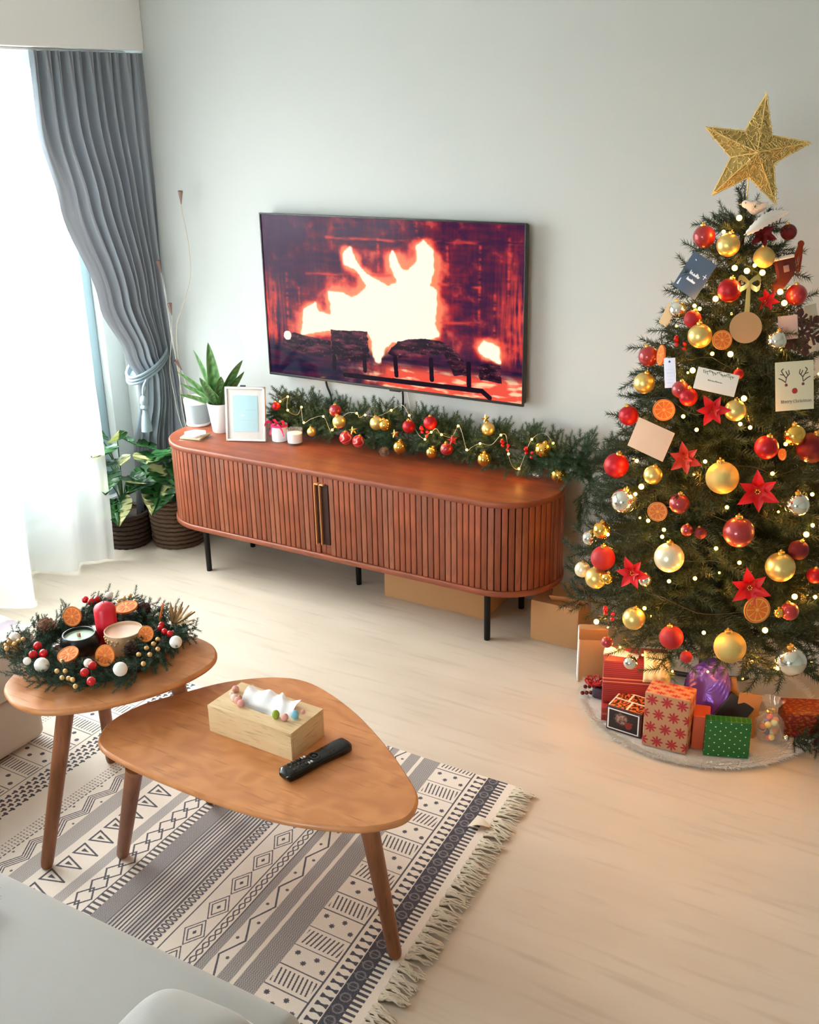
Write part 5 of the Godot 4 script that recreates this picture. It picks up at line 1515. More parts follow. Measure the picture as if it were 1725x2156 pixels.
func tree() -> void:
	var t := thing("christmas_tree", "tall dark green artificial Christmas tree in the right corner of the picture", "Christmas tree", at(TX, 0, TZ))
	part("trunk", tube([Vector3(0, 0.03, 0), Vector3(0, 0.8, 0), Vector3(0, 1.62, 0)], 0.018, 0.006, 10), M.stem, t)
	for k in 4:
		var a := TAU * k / 4 + 0.5
		part("stand_leg", tube([Vector3(0, 0.09, 0), Vector3(0.12 * cos(a), 0.05, 0.12 * sin(a)), Vector3(0.22 * cos(a), 0.018, 0.22 * sin(a))], 0.009, -1.0, 8), M.black_metal, t)
	var c0 := lin(0.075, 0.14, 0.085)
	var c1 := lin(0.155, 0.245, 0.13)
	var lens := [0.13, 0.20, 0.29, 0.38]
	var kinds := []
	for l in 4:
		var set_ := []
		for v in 3: set_.append(branch_mesh(lens[l], 700 + l * 10 + v, c0, c1, 0.025, 0.09 if l > 0 else 0.065))
		kinds.append(set_)
	rng.seed = 740
	var y := 0.31
	var layer := 0
	while y < 1.60:
		var r := tree_radius(y)
		var n := int(5 + r * 27.0)
		for i in n:
			var a := TAU * (i + 0.5 * (layer % 2)) / n + rng.randf_range(-0.12, 0.12)
			var o := Vector3(cos(a), 0, sin(a))
			var reach := r * rng.randf_range(0.80, 0.985)
			if TZ + o.z * reach < 0.10: reach = (TZ - 0.10) / maxf(-o.z, 0.1)
			if y < 0.45 and o.z > 0.35 and o.x < 0.45: reach *= 0.76
			var l := 0
			for k in 4:
				if reach > lens[k] * 0.98: l = k
			var s := clampf(reach / lens[l], 0.8, 1.2)
			var b := maxf(reach - lens[l] * s, 0.0)
			var lift := rng.randf_range(-0.22, 0.20) + 0.25 * smoothstep(1.0, 1.6, y)
			var d := Vector3(o.x * cos(lift), sin(lift), o.z * cos(lift))
			var x := o.cross(Vector3.UP).normalized()
			var up := x.cross(d).normalized()
			var roll := Basis(d, rng.randf_range(-0.6, 0.6))
			up = roll * up
			part("branch", kinds[l][rng.randi() % 3], M.needles, t, Transform3D(Basis(d, up, d.cross(up)).scaled(Vector3.ONE * s), Vector3(o.x * b, y - sin(lift) * reach * 0.5, o.z * b)))
		y += 0.062
		layer += 1
	for e in [[0, 1.58, 0.0, 1.0], [0.5, 1.57, 0.6, 0.8], [2.5, 1.57, 0.7, 0.8], [4.3, 1.58, 0.6, 0.8], [3.4, 1.56, 1.05, 0.9], [6.0, 1.56, 1.0, 0.9], [1.3, 1.55, 1.0, 0.8]]:
		var d := Vector3(sin(e[2]) * cos(e[0]), cos(e[2]), sin(e[2]) * sin(e[0]))
		var up := d.cross(Vector3(0.2, 0.1, 1)).normalized()
		part("branch", kinds[0][rng.randi() % 3], M.needles, t, Transform3D(Basis(d, up, d.cross(up)).scaled(Vector3.ONE * e[3] * 0.85), Vector3(0, e[1] - 0.03, 0)))
	# star on top: two skins of wire over a five-pointed frame
	var s := thing("star_topper", "large gold wire star on top of the tree", "star", Transform3D(Basis.looking_at(-Vector3(0.50, 0.10, 0.86), Vector3.UP) * Basis(Vector3.BACK, deg_to_rad(-9)), Vector3(1.519, 1.751, 0.447)))
	var gold := bumpy(mat(Color(0.95, 0.85, 0.53), 0.5, 0.25), 55, 0.35, 26.0, 0.6)
	var wire := mat(Color(0.97, 0.86, 0.56), 0.28, 0.6)
	var tips := []
	for k in 10:
		var a := PI / 2 + TAU * k / 10
		var rr := 0.155 if k % 2 == 0 else 0.064
		tips.append(Vector3(cos(a) * rr, sin(a) * rr, 0))
	var st := begin()
	for k in 10:
		for z in [-0.03, 0.03]:
			st.set_smooth_group(k * 2 + (1 if z > 0 else 0))
			for q in [tips[k], tips[(k + 1) % 10], Vector3(0, 0, z)]:
				st.set_uv(Vector2(q.x, q.y))
				st.add_vertex(q * 0.985)
	part("body", fin(st), gold, s)
	st = begin()
	for k in 10:
		tube_into(st, [tips[k], tips[(k + 1) % 10]], 0.0026, 0.0026, 6)
		tube_into(st, [tips[k], Vector3(0, 0, 0.032)], 0.0022, 0.0022, 6)
	part("frame_wire", fin(st), wire, s)
	st = begin()
	rng.seed = 750
	for i in 620:
		var k := rng.randi() % 10
		var u := rng.randf()
		var v := rng.randf()
		if u + v > 1.0:
			u = 1.0 - u
			v = 1.0 - v
		var z := 0.033 if i % 5 else -0.033
		var p: Vector3 = tips[k] * u + tips[(k + 1) % 10] * v + Vector3(0, 0, z) * (1.0 - u - v)
		var d := Vector3(rng.randf_range(-1, 1), rng.randf_range(-1, 1), 0).normalized() * rng.randf_range(0.005, 0.011)
		tube_into(st, [p - d, p + Vector3(0, 0, signf(z) * 0.004), p + d.rotated(Vector3.BACK, 0.5)], 0.0011, 0.0011, 4, false)
	var tw := part("tangled_wire", fin(st), wire, s)
	tw.set_meta("kind", "stuff")
	part("coil_stem", tube([Vector3(0, -0.064, 0), Vector3(0.01, -0.13, -0.01)], 0.002), wire, s)
	# soft white skirt under the tree
	var fur := bumpy(mat(Color(0.90, 0.87, 0.82), 1.0), 57, 0.3, 9.0, 0.6)
	fur.rim_enabled = true
	fur.rim = 0.5
	var sk := thing("tree_skirt", "white plush skirt spread on the floor under the tree", "tree skirt", at(1.505, 0, 0.47))
	var prof := [Vector2(0.03, 0.022), Vector2(0.2, 0.02), Vector2(0.33, 0.019), Vector2(0.365, 0.015), Vector2(0.378, 0.006), Vector2(0.375, 0.0005), Vector2(0.03, 0.0005)]
	part("pile", lathe(prof, 64), fur, sk)
	var V := PackedVector3Array()
	var C := PackedColorArray()
	for i in 9000:
		var a := rng.randf() * TAU
		var rr := 0.376 - 0.09 * rng.randf() * rng.randf()
		var o := Vector3(cos(a), 0, sin(a))
		var d := (o + Vector3(rng.randf_range(-0.5, 0.5), rng.randf_range(0.0, 0.9), rng.randf_range(-0.5, 0.5))).normalized()
		needle(V, C, o * rr + Vector3(0, 0.008, 0), d, rng.randf_range(0.016, 0.032), 0.0016, Color(0.82, 0.79, 0.73))
	var fm := mat(Color.WHITE, 0.9)
	fm.vertex_color_use_as_albedo = true
	var fringe := part("plush_edge", raw(V, C), fm, sk)
	fringe.set_meta("kind", "stuff")

func out_from_tree(p: Vector3, roll := 0.0, lean := 0.0) -> Basis:
	var n := Vector3(p.x - TX, 0, p.z - TZ).normalized()
	n = (n + Vector3(0.25, 0.35, 0.95)).normalized()
	return Basis.looking_at(-n, Vector3.UP) * Basis(Vector3.BACK, deg_to_rad(roll)) * Basis(Vector3.RIGHT, deg_to_rad(lean))

func petal_mesh(len: float, wid: float) -> ArrayMesh:
	var key := "petal%.3f" % wid
	if not cache.has(key):
		cache[key] = sheet(6, 10, func(u, v):
			var w: float = wid * 0.5 * sin(PI * pow(v * 0.95 + 0.04, 0.85)) * (1.0 - 0.25 * v)
			var a: float = u * 2.0 - 1.0
			return Vector3(a * w, v * len, 0.22 * len * sin(v * 2.3) * 0.6 + absf(a) * w * 0.45))
	return cache[key]

func poinsettia(p: Vector3, r: float, roll: float, m: Material, label: String, n := 6) -> void:
	var o := thing("poinsettia", label, "artificial flower", Transform3D(out_from_tree(p, roll), p), "poinsettias on the Christmas tree")
	for k in n:
		var long := 1.0 if k % 2 == 0 else 0.88
		part("petal", petal_mesh(1.0, 0.56), m, o, Transform3D((Basis(Vector3.BACK, TAU * k / n) * Basis(Vector3.RIGHT, 0.22)).scaled(Vector3.ONE * r * long), Vector3(0, 0, 0.004 * (k % 2))))
	for k in n - 1:
		part("petal", petal_mesh(1.0, 0.56), m, o, Transform3D((Basis(Vector3.BACK, TAU * (k + 0.5) / (n - 1)) * Basis(Vector3.RIGHT, 0.55)).scaled(Vector3.ONE * r * 0.55), Vector3(0, 0, 0.008)))
	for k in 6: mini_ball(o, "stamen", Vector3(0.006 * cos(k * 1.05), 0.006 * sin(k * 1.05), r * 0.22), 0.0032, M.gold_gloss)

func orange_slice(p: Vector3, r: float, roll: float, turn: float, label: String) -> void:
	var b := out_from_tree(p, roll) * Basis(Vector3.UP, deg_to_rad(turn)) * Basis(Vector3.RIGHT, PI / 2)
	var o := thing("orange_slice", label, "dried orange", Transform3D(b, p), "dried orange slices on the Christmas tree")
	slice_into(o, "slice", r, Transform3D.IDENTITY)

func berries(p: Vector3, r: float, label: String) -> void:
	var o := thing("berry_pick", label, "berries", atv(p))
	for k in 6:
		var q := Vector3(cos(k * 2.1) * 0.016, sin(k * 1.7) * 0.016, 0.01 * sin(k * 3.0) + 0.004)
		mini_ball(o, "berry", q, r, M.berry)
		part("stalk", tube([Vector3(0, 0, -0.015), q], 0.001, 0.001, 5), M.stem, o)

func baubles() -> void:
	bauble(Vector3(1.429, 1.533, 0.558), 0.0308, M.red_gloss, "glossy red bauble at the tree's upper left, level with the white feather", 10)
	bauble(Vector3(1.506, 1.517, 0.589), 0.0318, M.gold_matte, "matte gold bauble right of the topmost glossy red bauble", -11)
	bauble(Vector3(1.638, 1.544, 0.467), 0.0223, M.red_dark, "small dark red bauble at the tree's upper right edge", 11)
	bauble(Vector3(1.601, 1.486, 0.569), 0.0289, M.gold_glitter, "pale gold bauble beside the brown gift ornament near the treetop", 6)
	bauble(Vector3(1.530, 1.401, 0.630), 0.0322, M.red_matte, "raspberry red bauble right of the blue card", -10)
	bauble(Vector3(1.686, 1.381, 0.514), 0.0294, M.red_gloss, "glossy red bauble at the right edge below the brown gift ornament", 3)
	bauble(Vector3(1.386, 1.335, 0.616), 0.0248, M.silver, "silver glass bauble directly under the blue card", 13)
	bauble(Vector3(1.440, 1.318, 0.650), 0.0245, M.red_flat, "flat bright red bauble below the blue card", -14)
	bauble(Vector3(1.471, 1.278, 0.675), 0.0336, M.gold_matte, "smooth gold bauble left of the round kraft tag", 6)
	bauble(Vector3(1.667, 1.271, 0.617), 0.0273, M.silver, "clear greenish bauble right of the round kraft tag", -8)
	bauble(Vector3(1.313, 1.195, 0.628), 0.0296, M.red_gloss, "red bauble beside an orange slice at the left edge, upper half", 13)
	bauble(Vector3(1.320, 1.127, 0.675), 0.0308, M.gold_matte, "pale gold bauble left of the white gift tag", -12)
	bauble(Vector3(1.444, 1.135, 0.732), 0.0242, M.red_gloss, "glossy red bauble right of the white gift tag", -6)
	bauble(Vector3(1.471, 1.119, 0.743), 0.0255, M.red_matte, "red bauble behind the glossy one under the white gift tag", -3)
	bauble(Vector3(1.593, 1.189, 0.702), 0.0141, M.red_matte, "tiny red bauble at the corner of the floral card", 12)
	bauble(Vector3(1.287, 1.031, 0.700), 0.0287, M.red_matte, "raspberry red bauble at the left edge above the beige card", 12)
	bauble(Vector3(1.602, 1.096, 0.741), 0.0295, M.gold_matte, "gold bauble touching the poinsettia below the floral card", -3)
	bauble(Vector3(1.272, 0.887, 0.742), 0.0368, M.red_matte, "large red bauble at the left edge below the beige card", -11)
	bauble(Vector3(1.599, 0.920, 0.804), 0.0449, M.gold_glitter, "big gold glitter bauble in the middle of the tree", 10)
	bauble(Vector3(1.694, 1.002, 0.736), 0.0325, M.red_matte, "raspberry red bauble below the reindeer card", -9)
	bauble(Vector3(1.753, 1.029, 0.678), 0.0300, M.gold_gloss, "shiny gold bauble right of the raspberry bauble under the reindeer card", 6)
	bauble(Vector3(1.796, 0.989, 0.643), 0.0419, M.red_dark, "large dark red glitter bauble cut by the right picture edge", -14)
	bauble(Vector3(1.405, 0.899, 0.808), 0.0264, M.gold_matte, "gold bauble below the lower corner of the beige card", -10)
	bauble(Vector3(1.321, 0.804, 0.804), 0.0364, M.silver, "silver bauble with a pale ribbon at the left edge", -11)
	bauble(Vector3(1.496, 0.839, 0.841), 0.0282, M.red_gloss, "glossy red bauble right of the hanging orange slice", -2)
	bauble(Vector3(1.788, 0.845, 0.718), 0.0330, M.silver, "silver green bauble right of the large red poinsettia", 3)
	bauble(Vector3(1.528, 0.771, 0.859), 0.0169, M.red_gloss, "small red bauble left of its darker neighbour in the tree middle", -2)
	bauble(Vector3(1.565, 0.768, 0.855), 0.0169, M.red_dark, "small dark red bauble beside a small bright red one", 14)
	bauble(Vector3(1.662, 0.779, 0.827), 0.0423, M.red_gloss, "large glossy red bauble below the large red poinsettia", 3)
	bauble(Vector3(1.256, 0.697, 0.795), 0.0267, M.gold_gloss, "shiny gold bauble at the left edge above the matte red bauble", -2)
	bauble(Vector3(1.209, 0.654, 0.771), 0.0219, M.silver, "small silver bauble at the outermost left edge", -11)
	bauble(Vector3(1.278, 0.625, 0.833), 0.0362, M.red_flat, "matte red bauble at the left edge above the cream baubles", 0)
	bauble(Vector3(1.489, 0.687, 0.878), 0.0420, M.cream_ball, "big cream bauble left of the tree's centre line, lower half", 0)
	bauble(Vector3(1.810, 0.723, 0.742), 0.0274, M.red_dark, "dark red bauble above the large gold bauble at the right", -13)
	bauble(Vector3(1.775, 0.682, 0.789), 0.0408, M.gold_matte, "large gold bauble at the right, lower half", 2)
	bauble(Vector3(1.202, 0.559, 0.799), 0.0243, M.cream_ball, "leftmost cream bauble of the trio at the lower left edge", -1)
	bauble(Vector3(1.262, 0.561, 0.841), 0.0328, M.gold_matte, "middle gold bauble of the trio at the lower left edge", 2)
	bauble(Vector3(1.304, 0.577, 0.860), 0.0184, M.gold_gloss, "small gold bauble at the right of the lower left trio", -9)
	bauble(Vector3(1.428, 0.611, 0.893), 0.0187, M.silver, "small silver bauble on the lower left poinsettia", -4)
	bauble(Vector3(1.814, 0.559, 0.796), 0.0254, M.red_gloss, "glossy red bauble right of the lowest orange slice", 13)
	bauble(Vector3(1.411, 0.495, 0.919), 0.0327, M.gold_matte, "gold bauble with a light on it near the tree's lower left", -6)
	bauble(Vector3(1.529, 0.471, 0.936), 0.0338, M.red_flat, "red bauble hanging lowest above the cream pouch", 11)
	bauble(Vector3(1.327, 0.389, 0.900), 0.0179, M.red_gloss, "small red bauble hanging over the rolled paper", -14)
	bauble(Vector3(1.686, 0.465, 0.904), 0.0445, M.gold_glitter, "big gold glitter bauble at the bottom of the tree", 10)
	bauble(Vector3(1.836, 0.414, 0.809), 0.0427, M.silver, "large silver bauble at the bottom right of the tree", 7)
	bauble(Vector3(1.410, 0.352, 0.922), 0.0207, M.silver, "small silver bauble hanging over the striped present", 14)
	bauble(Vector3(1.574, 0.418, 0.931), 0.0173, M.red_flat, "small red ornament above the purple parcel", 11)
	bauble(Vector3(1.790, 0.558, 0.817), 0.0144, M.gold_gloss, "tiny gold bauble beside the lowest orange slice", 5)
	bauble(Vector3(1.857, 0.646, 0.719), 0.0219, M.red_matte, "red bauble cut by the right picture edge, lower half", -3)
	poinsettia(Vector3(1.588, 1.545, 0.560), 0.042, 10, M.red_dark, "dark maroon poinsettia under the white feather")
	poinsettia(Vector3(1.628, 1.377, 0.607), 0.034, 20, M.poinsettia, "bright red poinsettia near the treetop beside two lights")
	poinsettia(Vector3(1.548, 1.097, 0.765), 0.051, 35, M.poinsettia, "red poinsettia under the floral card")
	poinsettia(Vector3(1.498, 0.965, 0.817), 0.052, 15, M.poinsettia2, "orange red poinsettia beside the beige card")
	poinsettia(Vector3(1.692, 0.893, 0.792), 0.066, 5, M.poinsettia, "large red poinsettia in the middle of the tree")
	poinsettia(Vector3(1.396, 0.630, 0.899), 0.055, 30, M.poinsettia, "red poinsettia at the lower left of the tree")
	poinsettia(Vector3(1.712, 0.639, 0.861), 0.062, 12, M.poinsettia, "bright red poinsettia above the lowest orange slice")
	poinsettia(Vector3(1.810, 0.995, 0.641), 0.039, 0, M.red_dark, "maroon poinsettia at the right picture edge")
	orange_slice(Vector3(1.538, 1.276, 0.693), 0.026, 0, 10, "dried orange slice right of the smooth gold bauble")
	orange_slice(Vector3(1.367, 1.215, 0.683), 0.029, 0, -45, "dried orange slice at the left edge beside a red bauble")
	orange_slice(Vector3(1.412, 1.081, 0.769), 0.030, 0, 20, "dried orange slice above the beige card")
	orange_slice(Vector3(1.444, 0.815, 0.869), 0.027, 0, 10, "dried orange slice hanging left of a glossy red bauble")
	orange_slice(Vector3(1.743, 0.582, 0.877), 0.037, 0, 15, "glowing dried orange slice, lowest on the tree")
	orange_slice(Vector3(1.738, 0.989, 0.738), 0.016, 0, -65, "small dried orange slice right of the raspberry bauble")
	berries(Vector3(1.411, 1.250, 0.662), 0.0062, "red berry pick at the left edge beside the smooth gold bauble")
	berries(Vector3(1.320, 0.477, 0.881), 0.0062, "red and gold berry pick above the brown paper bag")
	snowflake(Vector3(1.717, 1.282, 0.532), 0.055, "dark wooden snowflake ornament at the right edge near the treetop")
	dove(Vector3(1.533, 1.607, 0.470), "white dove ornament sitting beside the star")
	feather(Vector3(1.580, 1.578, 0.540), "long white feather lying across the treetop branches")
	gift_ornament(Vector3(1.645, 1.445, 0.534), "dark brown felt stocking ornament near the treetop", "right")
	tassel_ornament(Vector3(1.668, 1.471, 0.456), "rust coloured tassel hanging at the upper right edge")

func tree_lights() -> void:
	var o := thing("fairy_lights", "warm white fairy lights wound round the Christmas tree", "string lights")
	var path := []
	for i in 420:
		var f := i / 419.0
		var y := lerpf(0.36, 1.58, f)
		var r := tree_radius(y) * 0.86
		var a := f * TAU * 9.0
		var z := TZ + r * sin(a)
		path.append(Vector3(TX + r * cos(a), y + 0.012 * sin(i * 1.3), maxf(z, 0.06)))
	part("wire", tube(path, 0.0014, -1.0, 4), M.wire_dark, o)
	for p in [[Vector3(1.522, 1.587, 0.559), 0.0080], [Vector3(1.487, 1.550, 0.576), 0.0055], [Vector3(1.534, 1.459, 0.609), 0.0080], [Vector3(1.566, 1.452, 0.602), 0.0080], [Vector3(1.583, 1.466, 0.590), 0.0055], [Vector3(1.604, 1.447, 0.584), 0.0080], [Vector3(1.497, 1.377, 0.640), 0.0080], [Vector3(1.652, 1.395, 0.563), 0.0080], [Vector3(1.666, 1.365, 0.563), 0.0080], [Vector3(1.563, 1.238, 0.689), 0.0080], [Vector3(1.469, 1.188, 0.713), 0.0080], [Vector3(1.439, 1.353, 0.637), 0.0055], [Vector3(1.456, 1.347, 0.644), 0.0055], [Vector3(1.618, 1.127, 0.721), 0.0080], [Vector3(1.467, 1.068, 0.765), 0.0055], [Vector3(1.374, 0.859, 0.810), 0.0080], [Vector3(1.358, 0.834, 0.811), 0.0055], [Vector3(1.345, 0.923, 0.777), 0.0055], [Vector3(1.548, 0.959, 0.803), 0.0055], [Vector3(1.719, 0.933, 0.745), 0.0055], [Vector3(1.789, 0.960, 0.666), 0.0055], [Vector3(1.623, 0.843, 0.821), 0.0055], [Vector3(1.621, 1.062, 0.749), 0.0055], [Vector3(1.511, 1.039, 0.779), 0.0055], [Vector3(1.412, 0.774, 0.847), 0.0055], [Vector3(1.463, 0.760, 0.859), 0.0055], [Vector3(1.461, 0.740, 0.864), 0.0055], [Vector3(1.612, 0.731, 0.856), 0.0055], [Vector3(1.821, 0.762, 0.716), 0.0080], [Vector3(1.831, 0.783, 0.693), 0.0055], [Vector3(1.676, 0.696, 0.843), 0.0055], [Vector3(1.569, 0.643, 0.887), 0.0055], [Vector3(1.499, 0.623, 0.896), 0.0055], [Vector3(1.817, 0.866, 0.674), 0.0055], [Vector3(1.820, 0.597, 0.777), 0.0080], [Vector3(1.867, 0.587, 0.731), 0.0055], [Vector3(1.285, 0.438, 0.883), 0.0080], [Vector3(1.439, 0.532, 0.914), 0.0055], [Vector3(1.614, 0.498, 0.917), 0.0055], [Vector3(1.765, 0.512, 0.850), 0.0080], [Vector3(1.807, 0.394, 0.831), 0.0055], [Vector3(1.391, 0.896, 0.804), 0.0055], [Vector3(1.515, 1.236, 0.696), 0.0055], [Vector3(1.737, 1.008, 0.702), 0.0055], [Vector3(1.282, 0.695, 0.814), 0.0055], [Vector3(1.647, 1.054, 0.743), 0.0055], [Vector3(1.765, 1.103, 0.611), 0.0055]]: light_bulb(o, p[0], p[1], 0.013)
	# the ones deeper in and round the back
	for k in 9:                                    # low unseen bulbs added to brighten the presents
		var a := deg_to_rad(20.0 + k * 18.0)
		light_bulb(o, Vector3(TX + 0.33 * cos(a), 0.275 + 0.02 * (k % 2), TZ + 0.33 * sin(a)), 0.0035, 0.008)
	rng.seed = 760
	for i in 36:
		var y := lerpf(0.22, 1.45, (i + 0.5) / 36.0)
		var a := i * 2.4
		var r := tree_radius(y) * (0.72 if sin(a) > -0.2 else 0.9)
		light_bulb(o, Vector3(TX + r * cos(a), y, maxf(TZ + r * sin(a), 0.07)), 0.0035, 0.014)
	o = thing("garland_lights", "warm fairy lights on pale wire wound through the garland", "string lights")
	var pts := [Vector3(-0.366, 0.766, 0.167), Vector3(-0.340, 0.721, 0.207), Vector3(-0.277, 0.739, 0.195), Vector3(-0.009, 0.746, 0.191), Vector3(0.032, 0.744, 0.192), Vector3(0.136, 0.769, 0.162), Vector3(0.225, 0.762, 0.174), Vector3(0.447, 0.752, 0.186), Vector3(0.553, 0.705, 0.212), Vector3(0.673, 0.683, 0.217), Vector3(0.839, 0.742, 0.194), Vector3(0.711, 0.628, 0.206), Vector3(0.341, 0.719, 0.207), Vector3(0.500, 0.674, 0.218), Vector3(-0.160, 0.718, 0.209), Vector3(0.318, 0.690, 0.216), Vector3(0.629, 0.743, 0.192), Vector3(-0.391, 0.748, 0.188), Vector3(0.387, 0.716, 0.209), Vector3(0.754, 0.744, 0.192), Vector3(-0.253, 0.682, 0.218), Vector3(-0.112, 0.670, 0.218)]
	var order := pts.duplicate()
	order.sort_custom(func(a, b): return a.x < b.x)
	var wire := []
	for i in order.size() - 1:
		wire.append(order[i])
		wire.append(order[i].lerp(order[i + 1], 0.5) + Vector3(0, 0.03 * sin(i * 2.3), 0.015 * cos(i * 1.7)))
	wire.append(order[-1])
	part("wire", tube(smooth_path(wire, 5), 0.0008, -1.0, 5), M.wire, o)
	for q in pts: light_bulb(o, q, 0.0045, 0.0035)

func light_bulb(o: Node3D, p: Vector3, r: float, e: float) -> void:
	part("bulb", ball_mesh(1.0, 12), M.bulb, o, Transform3D(Basis.IDENTITY.scaled(Vector3.ONE * r), p))
	var l := OmniLight3D.new()
	l.name = "bulb_light"
	l.light_color = Color(1.0, 0.66, 0.26)
	l.light_energy = e * lerpf(1.1, 0.55, clampf(p.y / 1.2, 0.0, 1.0)) if o.name == "fairy_lights" else e
	l.light_size = 0.004
	l.omni_range = 6.0
	l.omni_attenuation = 2.0
	l.shadow_enabled = true
	l.position = p
	o.add_child(l, true)

func card(called: String, p: Vector3, w: float, h: float, roll: float, t: Texture2D, label: String, cat: String, lean := 0.0, turn := 0.0) -> Node3D:
	var m := printed(t, 0.75)
	var o := solo(called, rbox(w, h, 0.0016, 0.0004), m, label, cat, Transform3D(out_from_tree(p, roll, lean) * Basis(Vector3.UP, deg_to_rad(turn)), p))
	return o

func cards() -> void:
	card("blue_card", Vector3(1.426, 1.433, 0.614), 0.079, 0.110, -27, blue_print(), "slate blue greeting card with white handwriting at the upper left of the tree", "card", 0, 0)
	card("gift_tag", Vector3(1.409, 1.177, 0.725), 0.033, 0.083, 10, tag_print(), "narrow white gift tag with a punched hole at the left of the tree", "gift tag", 0, 0)
	card("floral_card", Vector3(1.544, 1.170, 0.742), 0.112, 0.060, -9, floral_print(), "white card with a sprig print along its upper edge", "card", 0, 0)
	var rc := card("reindeer_card", Vector3(1.733, 1.159, 0.649), 0.105, 0.133, 3, reindeer_print(), "cream card with two antlers and a red nose at the right of the tree", "card", 0, 0)
	card("beige_card", Vector3(1.390, 1.000, 0.800), 0.113, 0.088, -16, plain_print(Color(0.86, 0.70, 0.58)), "blank beige envelope hanging at the left of the tree", "envelope", 0, 0)
	card("corner_card", Vector3(1.347, 1.310, 0.583), 0.032, 0.063, -20, plain_print(Color(0.80, 0.66, 0.48)), "small tan card peeking out at the left edge under the blue card", "card", 0, 0)
	card("pale_card", Vector3(1.683, 1.299, 0.564), 0.056, 0.065, 4, plain_print(Color(0.80, 0.70, 0.66)), "pale pinkish card left of the dark snowflake", "card", 0, 0)
	card("white_card", Vector3(1.722, 1.274, 0.413), 0.050, 0.133, 6, plain_print(Color(0.90, 0.88, 0.80)), "cream card behind the dark snowflake at the right edge", "card", 0, 0)
	var tm := TextMesh.new()
	tm.text = "Merry Christmas"
	var sf := SystemFont.new()
	sf.font_names = PackedStringArray(["Droid Serif"])
	sf.font_italic = true
	tm.font = sf
	tm.font_size = 16
	tm.pixel_size = 0.00066
	tm.depth = 0.0004
	var tl := part("lettering", tm, mat(Color(0.30, 0.26, 0.22), 0.8), rc, Transform3D(Basis.IDENTITY.scaled(Vector3.ONE), Vector3(0.004, -0.042, 0.0011)))
	var kt := thing("kraft_tag", "round plain kraft paper tag on a gold ribbon near the treetop", "gift tag", Transform3D(out_from_tree(Vector3(1.592, 1.310, 0.667), 0), Vector3(1.592, 1.310, 0.667)))
	part("disc", lathe([Vector2(0, -0.001), Vector2(0.0426, -0.001), Vector2(0.0426, 0.001), Vector2(0, 0.001)], 40), M.kraft, kt, Transform3D(Basis(Vector3.RIGHT, PI / 2), Vector3.ZERO))
	part("ribbon", sheet(2, 10, func(u, v): return Vector3((u - 0.5) * 0.014 * (1.0 - 0.3 * v), 0.038 + v * 0.075, 0.004 * sin(v * 5.0))), M.gold_matte, kt)
	part("ribbon_bow", sheet(3, 16, func(u, v): return Vector3(0.03 * sin(v * TAU), 0.118 + 0.016 * sin(v * TAU * 2.0) + (u - 0.5) * 0.014, 0.008 * cos(v * TAU))), M.gold_matte, kt)

# ---------------------------------------------------------------- presents
func wrapped(called: String, label: String, s: Vector3, xf: Transform3D, m: Material, r := 0.004) -> Node3D:
	var o := thing(called, label, "present", xf, "presents under the Christmas tree")
	part("wrapped_box", rbox(s.x, s.y, s.z, r, Vector3(0, s.y / 2.0, 0)), m, o)
	return o

func star8(u: float, v: float, nx: float, ny: float) -> float:
	var x := u * nx
	var y := v * ny
	if int(floor(y)) % 2: x += 0.5
	var q := Vector2(fposmod(x, 1.0) - 0.5, fposmod(y, 1.0) - 0.5)
	var a := q.angle()
	return 1.0 if q.length() < 0.15 + 0.27 * pow(absf(cos(a * 4.0)), 1.6) else 0.0

